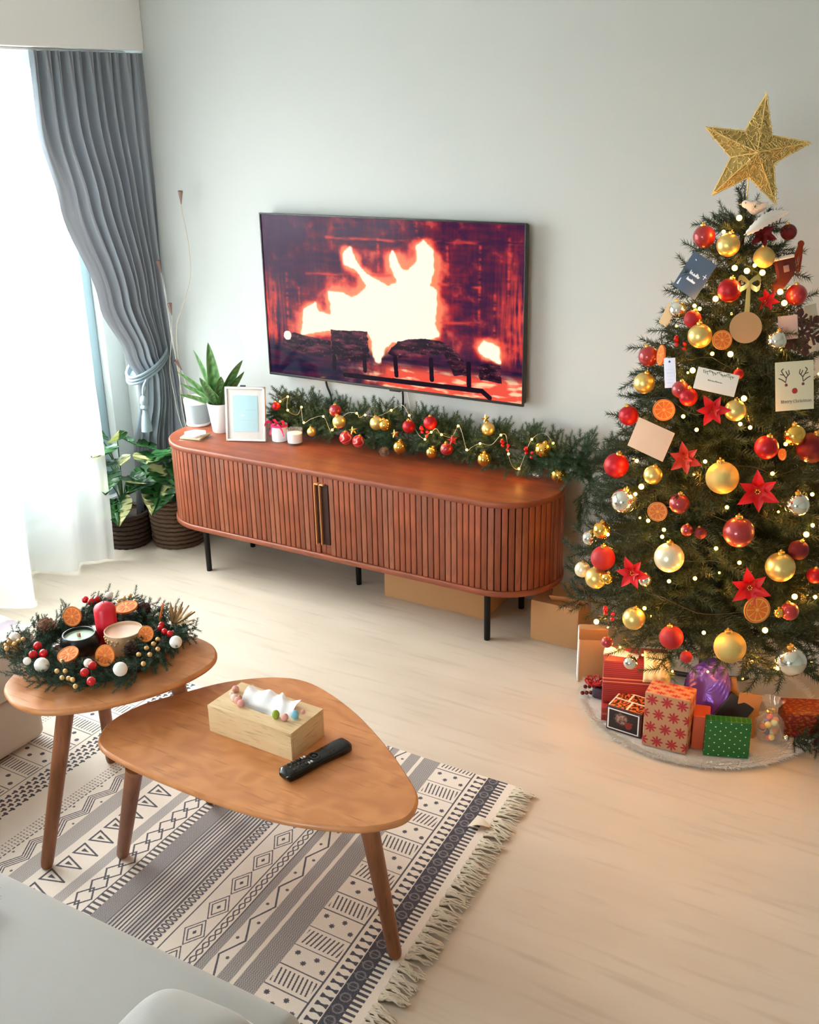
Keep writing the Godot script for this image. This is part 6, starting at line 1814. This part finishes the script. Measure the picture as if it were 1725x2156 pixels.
func presents() -> void:
	var red := Color(0.70, 0.15, 0.16)
	# kraft boxes under and beside the sideboard
	solo("flat_carton", rbox(0.459, 0.185, 0.20, 0.003, Vector3(0, 0.0925, 0)), M.kraft, "long low brown cardboard carton pushed under the sideboard", "cardboard box", at(0.3665, 0, 0.154))
	var st := begin()
	rbox_into(st, Vector3(0.19, 0.165, 0.13), 0.003, Vector3(0, 0.0825, 0))
	var o := thing("open_carton", "brown cardboard carton with raised flaps between the sideboard and the tree", "cardboard box", at(0.915, 0, 0.25))
	part("carton_body", fin(st), M.kraft, o)
	for e in [[0.05, 0.185, 0.045, 0.14, -38.0, 0.0], [0.085, 0.195, 0.0, 0.12, 0.0, 52.0], [0.02, 0.172, -0.03, 0.13, 40.0, 0.0]]:
		part("flap", rbox(e[3], 0.003, 0.09, 0.0008), M.kraft_dark, o, Transform3D(Basis.from_euler(Vector3(deg_to_rad(e[4]), 0.2, deg_to_rad(e[5]))), Vector3(e[0], e[1], e[2])))
	o = thing("kraft_bag", "tall folded brown paper gift bag at the left of the presents", "gift bag", at(1.130, 0, 0.485, 24))
	part("bag_body", rbox(0.095, 0.20, 0.055, 0.004, Vector3(0, 0.10, 0)), M.kraft, o)
	part("folded_top", rbox(0.097, 0.055, 0.004, 0.001), M.kraft_dark, o, Transform3D(Basis(Vector3.RIGHT, 0.35), Vector3(0, 0.19, 0.034)))
	part("pale_edge", rbox(0.005, 0.19, 0.057, 0.001, Vector3(-0.047, 0.10, 0)), M.paper_white, o)
	# large striped red parcel
	var stripe := printed(tex(8, 160, func(u, v):
		var f := fposmod(v * 22.0, 1.0)
		var c := Color(0.66, 0.20, 0.18).lerp(Color(0.52, 0.11, 0.12), 1.0 if f < 0.5 else 0.0)
		if absf(v - 0.42) < 0.012 or absf(v - 0.50) < 0.012: c = Color(0.90, 0.56, 0.40)
		return c), 0.55)
	wrapped("striped_present", "big red present with fine stripes lying behind the small boxes", Vector3(0.205, 0.145, 0.13), Transform3D(Basis.from_euler(Vector3(deg_to_rad(-6), deg_to_rad(20), 0)), Vector3(1.335, 0.068, 0.635)), stripe)
	wrapped("under_present", "flat red present under the striped one", Vector3(0.20, 0.05, 0.14), at(1.34, 0.02, 0.655, 20), stripe)
	# red bow and bunch at the far left
	o = thing("ribbon_bunch", "small bunch of red ribbon and berries beside the striped present", "ribbon", at(1.195, 0.02, 0.62))
	for k in 7:
		var a := k * 0.9
		var pts := []
		for i in 9:
			var f := i / 8.0 * TAU
			pts.append(Vector3(cos(a), 0.45, sin(a)) * (0.028 * (1.0 - cos(f)) * 0.6) + Vector3(-sin(a), 0.3, cos(a)) * 0.012 * sin(f) + Vector3(0, 0.045, 0))
		part("ribbon_loop", tube(pts, 0.0035, -1.0, 5), M.red_flat, o)
	for k in 6: mini_ball(o, "berry", Vector3(-0.035 + 0.012 * (k % 3), 0.012 + 0.012 * (k / 3), 0.02 - 0.008 * k), 0.007, M.red_dark)
	part("purple_bundle", rbox(0.05, 0.04, 0.04, 0.012, Vector3(0.02, 0.02, 0)), mat(Color(0.20, 0.14, 0.22), 0.6), o)
	# small parcel in a photo-print paper
	var pn := noise(81, 0.06, 3)
	var photo := printed(tex(150, 120, func(u, v):
		var f := Vector2(absf(u - 0.5), absf(v - 0.5))
		if f.x > 0.47 or f.y > 0.46: return Color(0.10, 0.08, 0.09)
		if f.x > 0.435 or f.y > 0.41: return Color(0.92, 0.90, 0.88)
		var g := pn.get_noise_2d(u * 150, v * 120)
		var c := Color(0.10, 0.08, 0.10)
		if Vector2((u - 0.44) * 1.3, v - 0.42).length() < 0.25 + g * 0.12: c = Color(0.62, 0.50, 0.42).lerp(Color(0.35, 0.22, 0.2), clampf(g * 2.0 + 0.4, 0.0, 1.0))
		if Vector2((u - 0.66) * 1.3, v - 0.62).length() < 0.15 + g * 0.1: c = Color(0.50, 0.14, 0.13)
		return c), 0.4)
	var topm := printed(tex(150, 120, func(u, v):
		if absf(v - 0.5) < 0.035 or (absf(u - 0.55) < 0.03 and v > 0.5) or (absf(u - 0.42) < 0.03 and v < 0.5) or v < 0.06 or u < 0.04: return Color(0.92, 0.86, 0.78)
		var g := pn.get_noise_2d(u * 150 + 300, v * 120)
		return Color(0.82, 0.40, 0.16).lerp(Color(0.22, 0.07, 0.05), clampf(g * 3.0 + 0.45, 0.0, 1.0))), 0.45)
	o = thing("photo_paper_present", "small present in dark picture-print paper with white frames", "present", at(1.363, 0.02, 0.742, -4))
	part("wrapped_box", rbox(0.118, 0.088, 0.105, 0.003, Vector3(0, 0.044, 0)), mat(Color(0.30, 0.09, 0.09), 0.5), o)
	part("picture_panel", rbox(0.112, 0.080, 0.001, 0.0003, Vector3(-0.002, 0.044, 0.053)), photo, o)
	part("picture_panel", rbox(0.112, 0.001, 0.10, 0.0003, Vector3(0, 0.0885, 0)), topm, o)
	# tall kraft present with red snowflake stars
	var kc := Color(0.68, 0.50, 0.36)
	var snow := printed(tex(180, 240, func(u, v): return kc.lerp(Color(0.62, 0.10, 0.13), star8(u, v, 3.0, 4.0))), 0.7)
	wrapped("star_print_present", "tall brown paper present printed with red eight-pointed stars", Vector3(0.138, 0.19, 0.085), at(1.497, 0.02, 0.778, 3), snow)
	wrapped("orange_red_present", "narrow orange-red present between the star-print and green presents", Vector3(0.05, 0.12, 0.07), at(1.585, 0.02, 0.735, 14), mat(Color(0.72, 0.30, 0.16), 0.5))
	# green present with silver dots
	var dots := printed(tex(200, 200, func(u, v):
		var q := Vector2(fposmod(u * 4.5 + (0.5 if int(floor(v * 9.0)) % 2 else 0.0), 1.0) - 0.5, fposmod(v * 9.0, 1.0) - 0.5)
		return Color(0.78, 0.86, 0.66) if Vector2(q.x, q.y * 0.5).length() < 0.075 else Color(0.04, 0.36, 0.13)), 0.4)
	wrapped("green_present", "shiny green present with small pale dots standing at the front", Vector3(0.134, 0.125, 0.035), at(1.670, 0.02, 0.752, 20), dots, 0.003)
	# purple oval parcel
	o = thing("purple_parcel", "shiny purple rounded parcel behind the star-print present", "present", Transform3D(Basis.from_euler(Vector3(deg_to_rad(-22), deg_to_rad(8), deg_to_rad(-14))), Vector3(1.545, 0.055, 0.67)))
	var pm := mat(Color(0.40, 0.18, 0.64), 0.22, 0.3)
	pm.clearcoat_enabled = true
	var ps := begin()
	grid(ps, 72, 30, func(u, v):
		var a: float = u * TAU
		var b: float = (v - 0.5) * PI
		var w := 1.0 + 0.05 * sin(a * 5.0 + b * 3.0)
		var cr := 0.008 * sin(a * 9.0 + b * 7.0) * sin(b * 11.0 + a * 4.0)
		return Vector3(0.068 * w * signf(cos(a)) * pow(absf(cos(a)), 0.7) * pow(cos(b), 0.6), 0.10 + 0.105 * sin(a) * pow(cos(b), 0.6) * w, 0.024 * sin(b) + cr * cos(b)))
	part("foil_parcel", fin(ps), pm, o)
	part("silver_tag", rbox(0.028, 0.022, 0.003, 0.001, Vector3(0.0, 0.018, 0.026)), M.silver, o)
	# brown envelopes behind
	for e in [[1.628, 0.625, 0.11, 0.17, 18.0, -14.0, "wide brown envelope leaning behind the purple parcel", 8.0], [1.690, 0.635, 0.07, 0.145, 24.0, -8.0, "narrow brown envelope standing behind the green present", -8.0]]:
		solo("envelope", rbox(e[2], e[3], 0.008, 0.002, Vector3(0, e[3] / 2.0, 0)), M.kraft_dark, e[6], "envelope", Transform3D(Basis.from_euler(Vector3(deg_to_rad(e[5]), deg_to_rad(e[4]), deg_to_rad(e[7]))), Vector3(e[0], 0.024, e[1])))
	wrapped("dark_present", "black wedge-shaped present between the green present and the envelopes", Vector3(0.085, 0.12, 0.03), Transform3D(Basis.from_euler(Vector3(deg_to_rad(-20), deg_to_rad(20), deg_to_rad(-34))), Vector3(1.625, 0.045, 0.665)), mat(Color(0.07, 0.05, 0.07), 0.4))
	# clear cellophane bag of sweets
	o = thing("cellophane_bag", "clear cellophane bag of sweets right of the green present", "sweets bag", at(1.765, 0.022, 0.62))
	var cell := mat(Color(0.95, 0.93, 0.88, 0.12), 0.06)
	cell.transparency = BaseMaterial3D.TRANSPARENCY_ALPHA
	ps = begin()
	grid(ps, 28, 14, func(u, v):
		var a: float = u * TAU
		var r := lin_lookup([Vector2(0, 0.02), Vector2(0.1, 0.042), Vector2(0.5, 0.04), Vector2(0.74, 0.012), Vector2(1.0, 0.034)], v) * (1.0 + 0.16 * sin(a * 6.0 + v * 8.0))
		return Vector3(r * cos(a), v * 0.15, r * sin(a) * 0.7))
	part("film", fin(ps), cell, o)
	part("tie", lathe([Vector2(0.013, 0.106), Vector2(0.016, 0.110), Vector2(0.013, 0.114)], 14), M.gold_gloss, o)
	var cols := [Color(0.85, 0.25, 0.2), Color(0.9, 0.8, 0.4), Color(0.4, 0.3, 0.5), Color(0.75, 0.8, 0.6), Color(0.8, 0.45, 0.2)]
	rng.seed = 800
	for k in 16: mini_ball(o, "sweet", Vector3(rng.randf_range(-0.022, 0.022), 0.014 + 0.075 * k / 16.0, rng.randf_range(-0.014, 0.014)), 0.010, mat(cols[k % 5], 0.3))
	# red patterned bag and a loose dark garland at the right
	var rn := noise(83, 0.08, 3)
	o = wrapped("red_gift_bag", "dark red and gold patterned present at the right under the tree", Vector3(0.135, 0.085, 0.10), at(1.845, 0.02, 0.50, 24), printed(tex(96, 96, func(u, v): return Color(0.44, 0.10, 0.06).lerp(Color(0.62, 0.34, 0.12), smoothstep(0.0, 0.35, rn.get_noise_2d(u * 96, v * 96)))), 0.45))
	o = thing("loose_fir_garland", "short dark fir garland with small glass balls lying at the skirt's right edge", "garland", at(1.86, 0.02, 0.60))
	var kinds := [branch_mesh(0.12, 810, lin(0.07, 0.12, 0.09), lin(0.16, 0.24, 0.15), 0.022, 0.06)]
	rng.seed = 811
	for k in 9:
		var d := Vector3(rng.randf_range(0.2, 1), rng.randf_range(0.0, 0.6), rng.randf_range(-1, 0.9)).normalized()
		var y := d.cross(Vector3(0.3, 1, 0.2)).normalized()
		part("fir_sprig", kinds[0], M.needles, o, Transform3D(Basis(d, y, d.cross(y)).scaled(Vector3.ONE * 0.7), Vector3(rng.randf_range(-0.05, 0.06), 0.02, rng.randf_range(-0.06, 0.05))))
	for k in 5: mini_ball(o, "glass_ball", Vector3(-0.04 + k * 0.022, 0.035 + 0.01 * (k % 2), 0.03 - 0.02 * (k % 3)), 0.011, [M.silver, M.red_dark, M.gold_gloss][k % 3])
	# rolled paper and a cream pouch on top of the striped parcel
	solo("paper_roll", lathe([Vector2(0.012, 0), Vector2(0.017, 0), Vector2(0.017, 0.11), Vector2(0.012, 0.11), Vector2(0.012, 0)], 22), M.paper_white, "rolled cream paper lying on top of the striped red present", "paper roll", Transform3D(Basis(Vector3.UP, deg_to_rad(10)) * Basis(Vector3.BACK, deg_to_rad(-100)), Vector3(1.235, 0.222, 0.655)))
	ps = begin()
	grid(ps, 18, 18, func(u, v): return pillow(u, v, 0.085, 0.10, 0.022) + Vector3(0, 0.002 * sin(u * 20.0), 0))
	grid(ps, 18, 18, func(u, v): return pillow(u, v, 0.085, 0.10, -0.022))
	var cloth := mat(Color(0.86, 0.78, 0.58), 0.5, 0.15)
	solo("cream_pouch", fin(ps), cloth, "shiny cream cloth pouch behind the striped present", "pouch", Transform3D(Basis.from_euler(Vector3(deg_to_rad(62), deg_to_rad(20), deg_to_rad(12))), Vector3(1.420, 0.222, 0.685)))

# ---------------------------------------------------------------- small ornaments and prints
func garland_star(p: Vector3, r: float, m: Material, label: String) -> void:
	var st := begin()
	for z in [-0.3, 0.3]:
		for k in 10:
			st.set_smooth_group(k + (20 if z > 0 else 0))
			var q := []
			for j in 2:
				var a := PI / 2 + TAU * (k + j) / 10
				var rr := 1.0 if (k + j) % 2 == 0 else 0.45
				q.append(Vector3(cos(a) * rr, sin(a) * rr, 0))
			for v in [q[0], q[1], Vector3(0, 0, z)]:
				st.set_uv(Vector2.ZERO)
				st.add_vertex(v * r)
	solo("star_ornament", fin(st), m, label, "star ornament", Transform3D(Basis.from_euler(Vector3(-0.3, 0.4, 0.2)), p + Vector3(0, 0, 0.012)))

func snowflake(p: Vector3, r: float, label: String) -> void:
	var o := thing("snowflake_ornament", label, "ornament", Transform3D(out_from_tree(p, 8), p))
	for k in 6:
		var b := Basis(Vector3.BACK, TAU * k / 6)
		var st := begin()
		rbox_into(st, Vector3(0.008, r, 0.004), 0.001, Vector3(0, r / 2, 0))
		for s in [-1.0, 1.0]:
			rbox_into(st, Vector3(0.007, 0.026, 0.004), 0.001, Vector3(s * 0.010, r * 0.72, 0), Basis(Vector3.BACK, -s * 0.9))
			rbox_into(st, Vector3(0.007, 0.018, 0.004), 0.001, Vector3(s * 0.008, r * 0.4, 0), Basis(Vector3.BACK, -s * 0.9))
		lathe_into(st, [Vector2(0, 0.002), Vector2(0.011, 0.002), Vector2(0.011, -0.002), Vector2(0, -0.002)], 14, Transform3D(Basis(Vector3.RIGHT, PI / 2), Vector3(0, r, 0)))
		part("arm", fin(st), M.cone_dark, o, Transform3D(b, Vector3.ZERO))

func dove(p: Vector3, label: String) -> void:
	var o := thing("dove_ornament", label, "bird ornament", Transform3D(Basis(Vector3.UP, deg_to_rad(35)), p))
	var st := begin()
	grid(st, 20, 16, func(u, v):
		var a: float = u * TAU
		var x := lerpf(-0.032, 0.042, v)
		var r := lin_lookup([Vector2(-0.032, 0.001), Vector2(-0.026, 0.010), Vector2(-0.016, 0.012), Vector2(-0.008, 0.015), Vector2(0.008, 0.021), Vector2(0.026, 0.013), Vector2(0.042, 0.003)], x)
		return Vector3(x, r * sin(a) + 0.010 * smoothstep(0.0, -0.02, x), r * cos(a) * 0.85))
	part("body", fin(st), M.felt_white, o)
	part("beak", lathe([Vector2(0.003, 0), Vector2(0, 0.010)], 8), M.cap, o, Transform3D(Basis(Vector3.BACK, PI / 2), Vector3(-0.030, 0.010, 0)))
	for s in [-1, 1]:
		mini_ball(o, "eye", Vector3(-0.023, 0.014, s * 0.0085), 0.0017, M.black)
		part("wing", sheet(6, 8, func(u, v): return Vector3(-0.008 + 0.05 * v, 0.006 - 0.014 * u + 0.010 * v, s * (0.019 + 0.004 * sin(v * 3.0) - 0.010 * v))), M.felt_white, o)
	part("tail", sheet(6, 6, func(u, v): return Vector3(0.035 + 0.034 * v, 0.002 + 0.006 * v, (u - 0.5) * (0.012 + 0.024 * v))), M.felt_white, o)

func feather(p: Vector3, label: String) -> void:
	var o := thing("white_feather", label, "feather", Transform3D(out_from_tree(p, 24), p + Vector3(0.03, 0.0, 0.06)))
	part("vane", sheet(8, 24, func(u, v):
		var w: float = 0.016 * pow(sin(PI * (v * 0.92 + 0.04)), 0.6) * (1.0 + 0.12 * sin(v * 60.0))
		return Vector3(lerpf(-0.062, 0.062, v), (u - 0.5) * 2.0 * w + 0.014 * sin(v * 2.6), 0.006 * cos((u - 0.5) * 3.0) + 0.01 * sin(v * 5.0))), M.felt_white, o)
	part("shaft", tube(smooth_path([Vector3(-0.07, 0, 0.006), Vector3(0, 0.013, 0.014), Vector3(0.062, 0.008, 0.0)], 6), 0.0012, 0.0006, 5), M.paper_white, o)

func gift_ornament(p: Vector3, label: String, _side: String) -> void:
	var brown := bumpy(mat(Color(0.36, 0.12, 0.09), 0.95), 95, 0.4, 40.0, 0.05)
	var o := thing("stocking_ornament", label, "ornament", Transform3D(out_from_tree(p, 10), p))
	var out := PackedVector2Array([Vector2(-0.014, 0.036), Vector2(0.036, 0.036), Vector2(0.036, -0.004), Vector2(0.024, -0.022), Vector2(-0.008, -0.048), Vector2(-0.032, -0.050), Vector2(-0.036, -0.032), Vector2(-0.016, -0.012)])
	part("sock", slab(closed_curve([out[0], out[1], out[2], out[3], out[4], out[5], out[6], out[7]], 3), -0.007, 0.007, [[0.004, 0.0], [0.0, 0.3], [0.0, 0.7], [0.004, 1.0]]), brown, o, Transform3D(Basis(Vector3.RIGHT, -PI / 2), Vector3.ZERO))
	part("cuff", rbox(0.056, 0.010, 0.018, 0.004, Vector3(0.011, 0.036, 0)), M.felt_white, o)
	part("patch", rbox(0.016, 0.018, 0.002, 0.0008, Vector3(0.010, 0.006, 0.0085)), mat(Color(0.66, 0.50, 0.45), 0.9), o)

func tassel_ornament(p: Vector3, label: String) -> void:
	var rust := mat(Color(0.55, 0.20, 0.07), 0.9)
	var o := thing("tassel_ornament", label, "ornament", atv(p, 0, 0, -6))
	part("knot", ball_mesh(0.009, 14), rust, o, atv(Vector3(0, 0.042, 0)))
	var st := begin()
	for k in 16:
		var a := TAU * k / 16
		tube_into(st, [Vector3(0.005 * cos(a), 0.04, 0.005 * sin(a)), Vector3(0.010 * cos(a), 0.0, 0.010 * sin(a)), Vector3(0.012 * cos(a), -0.034 - 0.004 * (k % 3), 0.012 * sin(a))], 0.002, 0.0013, 5)
	part("strands", fin(st), rust, o)

func plain_print(c: Color) -> Texture2D:
	var n := noise(97, 0.1, 2)
	return tex(32, 32, func(u, v): return c.lightened(0.03 * n.get_noise_2d(u * 32, v * 32)))

# handwriting made of short pen strokes: each word a list of polylines on a 1 x 1 sheet
func strokes(w: int, h: int, ground: Color, ink: Color, lines: Array, thick: float) -> Image:
	var im := Image.create(w, h, false, Image.FORMAT_RGB8)
	im.fill(ground)
	for l in lines:
		for i in l.size() - 1:
			var a: Vector2 = l[i] * Vector2(w, h)
			var b: Vector2 = l[i + 1] * Vector2(w, h)
			var n := int(a.distance_to(b)) + 1
			for k in n + 1:
				var q := a.lerp(b, float(k) / n)
				im.fill_rect(Rect2i(int(q.x - thick / 2), int(q.y - thick / 2), ceili(thick), ceili(thick)), ink)
	return im

func word(x: float, y: float, w: float, h: float, seed_: int, n: int) -> Array:
	rng.seed = seed_
	var l := []
	for k in n:
		var x0 := x + w * k / n
		var cw := w / n * 0.8
		var tall := 1.0 if k % 3 == 0 else 0.6
		l.append([Vector2(x0, y), Vector2(x0 + cw * rng.randf_range(0.0, 0.4), y - h * tall), Vector2(x0 + cw * rng.randf_range(0.5, 0.8), y), Vector2(x0 + cw, y - h * tall * rng.randf_range(0.4, 0.9))])
	return l

func blue_print() -> Texture2D:
	var lines := word(0.30, 0.52, 0.42, 0.09, 901, 5) + word(0.32, 0.68, 0.36, 0.07, 902, 6)
	lines.append([Vector2(0.86, 0.34), Vector2(0.86, 0.46)])
	lines.append([Vector2(0.79, 0.40), Vector2(0.93, 0.40)])
	lines.append([Vector2(0.12, 0.74), Vector2(0.14, 0.90), Vector2(0.10, 0.90), Vector2(0.12, 0.76)])
	lines.append([Vector2(0.22, 0.16), Vector2(0.26, 0.17)])
	return ImageTexture.create_from_image(strokes(112, 150, Color(0.27, 0.33, 0.40), Color(0.88, 0.90, 0.92), lines, 2.6))

func tag_print() -> Texture2D:
	return tex(24, 60, func(u, v): return Color(0.18, 0.2, 0.3) if Vector2((u - 0.5) * 0.4, v - 0.12).length() < 0.035 else Color(0.88, 0.88, 0.94).darkened(0.06 if absf(fposmod(v * 9.0, 1.0) - 0.5) < 0.08 and v > 0.3 and absf(u - 0.5) < 0.3 else 0.0))

func floral_print() -> Texture2D:
	var lines := []
	rng.seed = 905
	for k in 16:
		var x := 0.14 + 0.70 * k / 15.0
		var y := 0.10 + 0.05 * sin(k * 1.4)
		lines.append([Vector2(x, y), Vector2(x + 0.03, y + rng.randf_range(0.04, 0.14))])
		lines.append([Vector2(x, y), Vector2(x + 0.05, y + rng.randf_range(-0.03, 0.05))])
	lines += word(0.3, 0.52, 0.36, 0.05, 906, 6)
	return ImageTexture.create_from_image(strokes(160, 90, Color(0.90, 0.86, 0.80), Color(0.34, 0.37, 0.28), lines, 1.8))

func reindeer_print() -> Texture2D:
	var lines := []
	for s in [-1.0, 1.0]:
		var c := Vector2(0.5 + s * 0.23, 0.42)
		lines.append([c, c + Vector2(s * 0.10, -0.06), c + Vector2(s * 0.18, -0.09)])
		lines.append([c, c + Vector2(-s * 0.02, -0.10), c + Vector2(-s * 0.10, -0.17), c + Vector2(-s * 0.08, -0.24)])
		lines.append([c + Vector2(-s * 0.02, -0.08), c + Vector2(s * 0.05, -0.16), c + Vector2(s * 0.11, -0.24), c + Vector2(s * 0.06, -0.28)])
		lines.append([c + Vector2(-s * 0.06, -0.14), c + Vector2(-s * 0.01, -0.22)])
		lines.append([c + Vector2(s * 0.04, -0.15), c + Vector2(s * 0.13, -0.17)])
	var im := strokes(150, 190, Color(0.87, 0.83, 0.70), Color(0.30, 0.22, 0.20), lines, 2.4)
	for y in 190:
		for x in 150:
			var q := Vector2(x / 150.0, y / 190.0)
			if Vector2((q.x - 0.5) * 0.79, q.y - 0.60).length() < 0.058: im.set_pixel(x, y, Color(0.68, 0.18, 0.18))
			for s in [-1.0, 1.0]:
				if Vector2((q.x - 0.5 - s * 0.22) * 0.79, q.y - 0.47).length() < 0.030: im.set_pixel(x, y, Color(0.45, 0.20, 0.19))
	return ImageTexture.create_from_image(im)
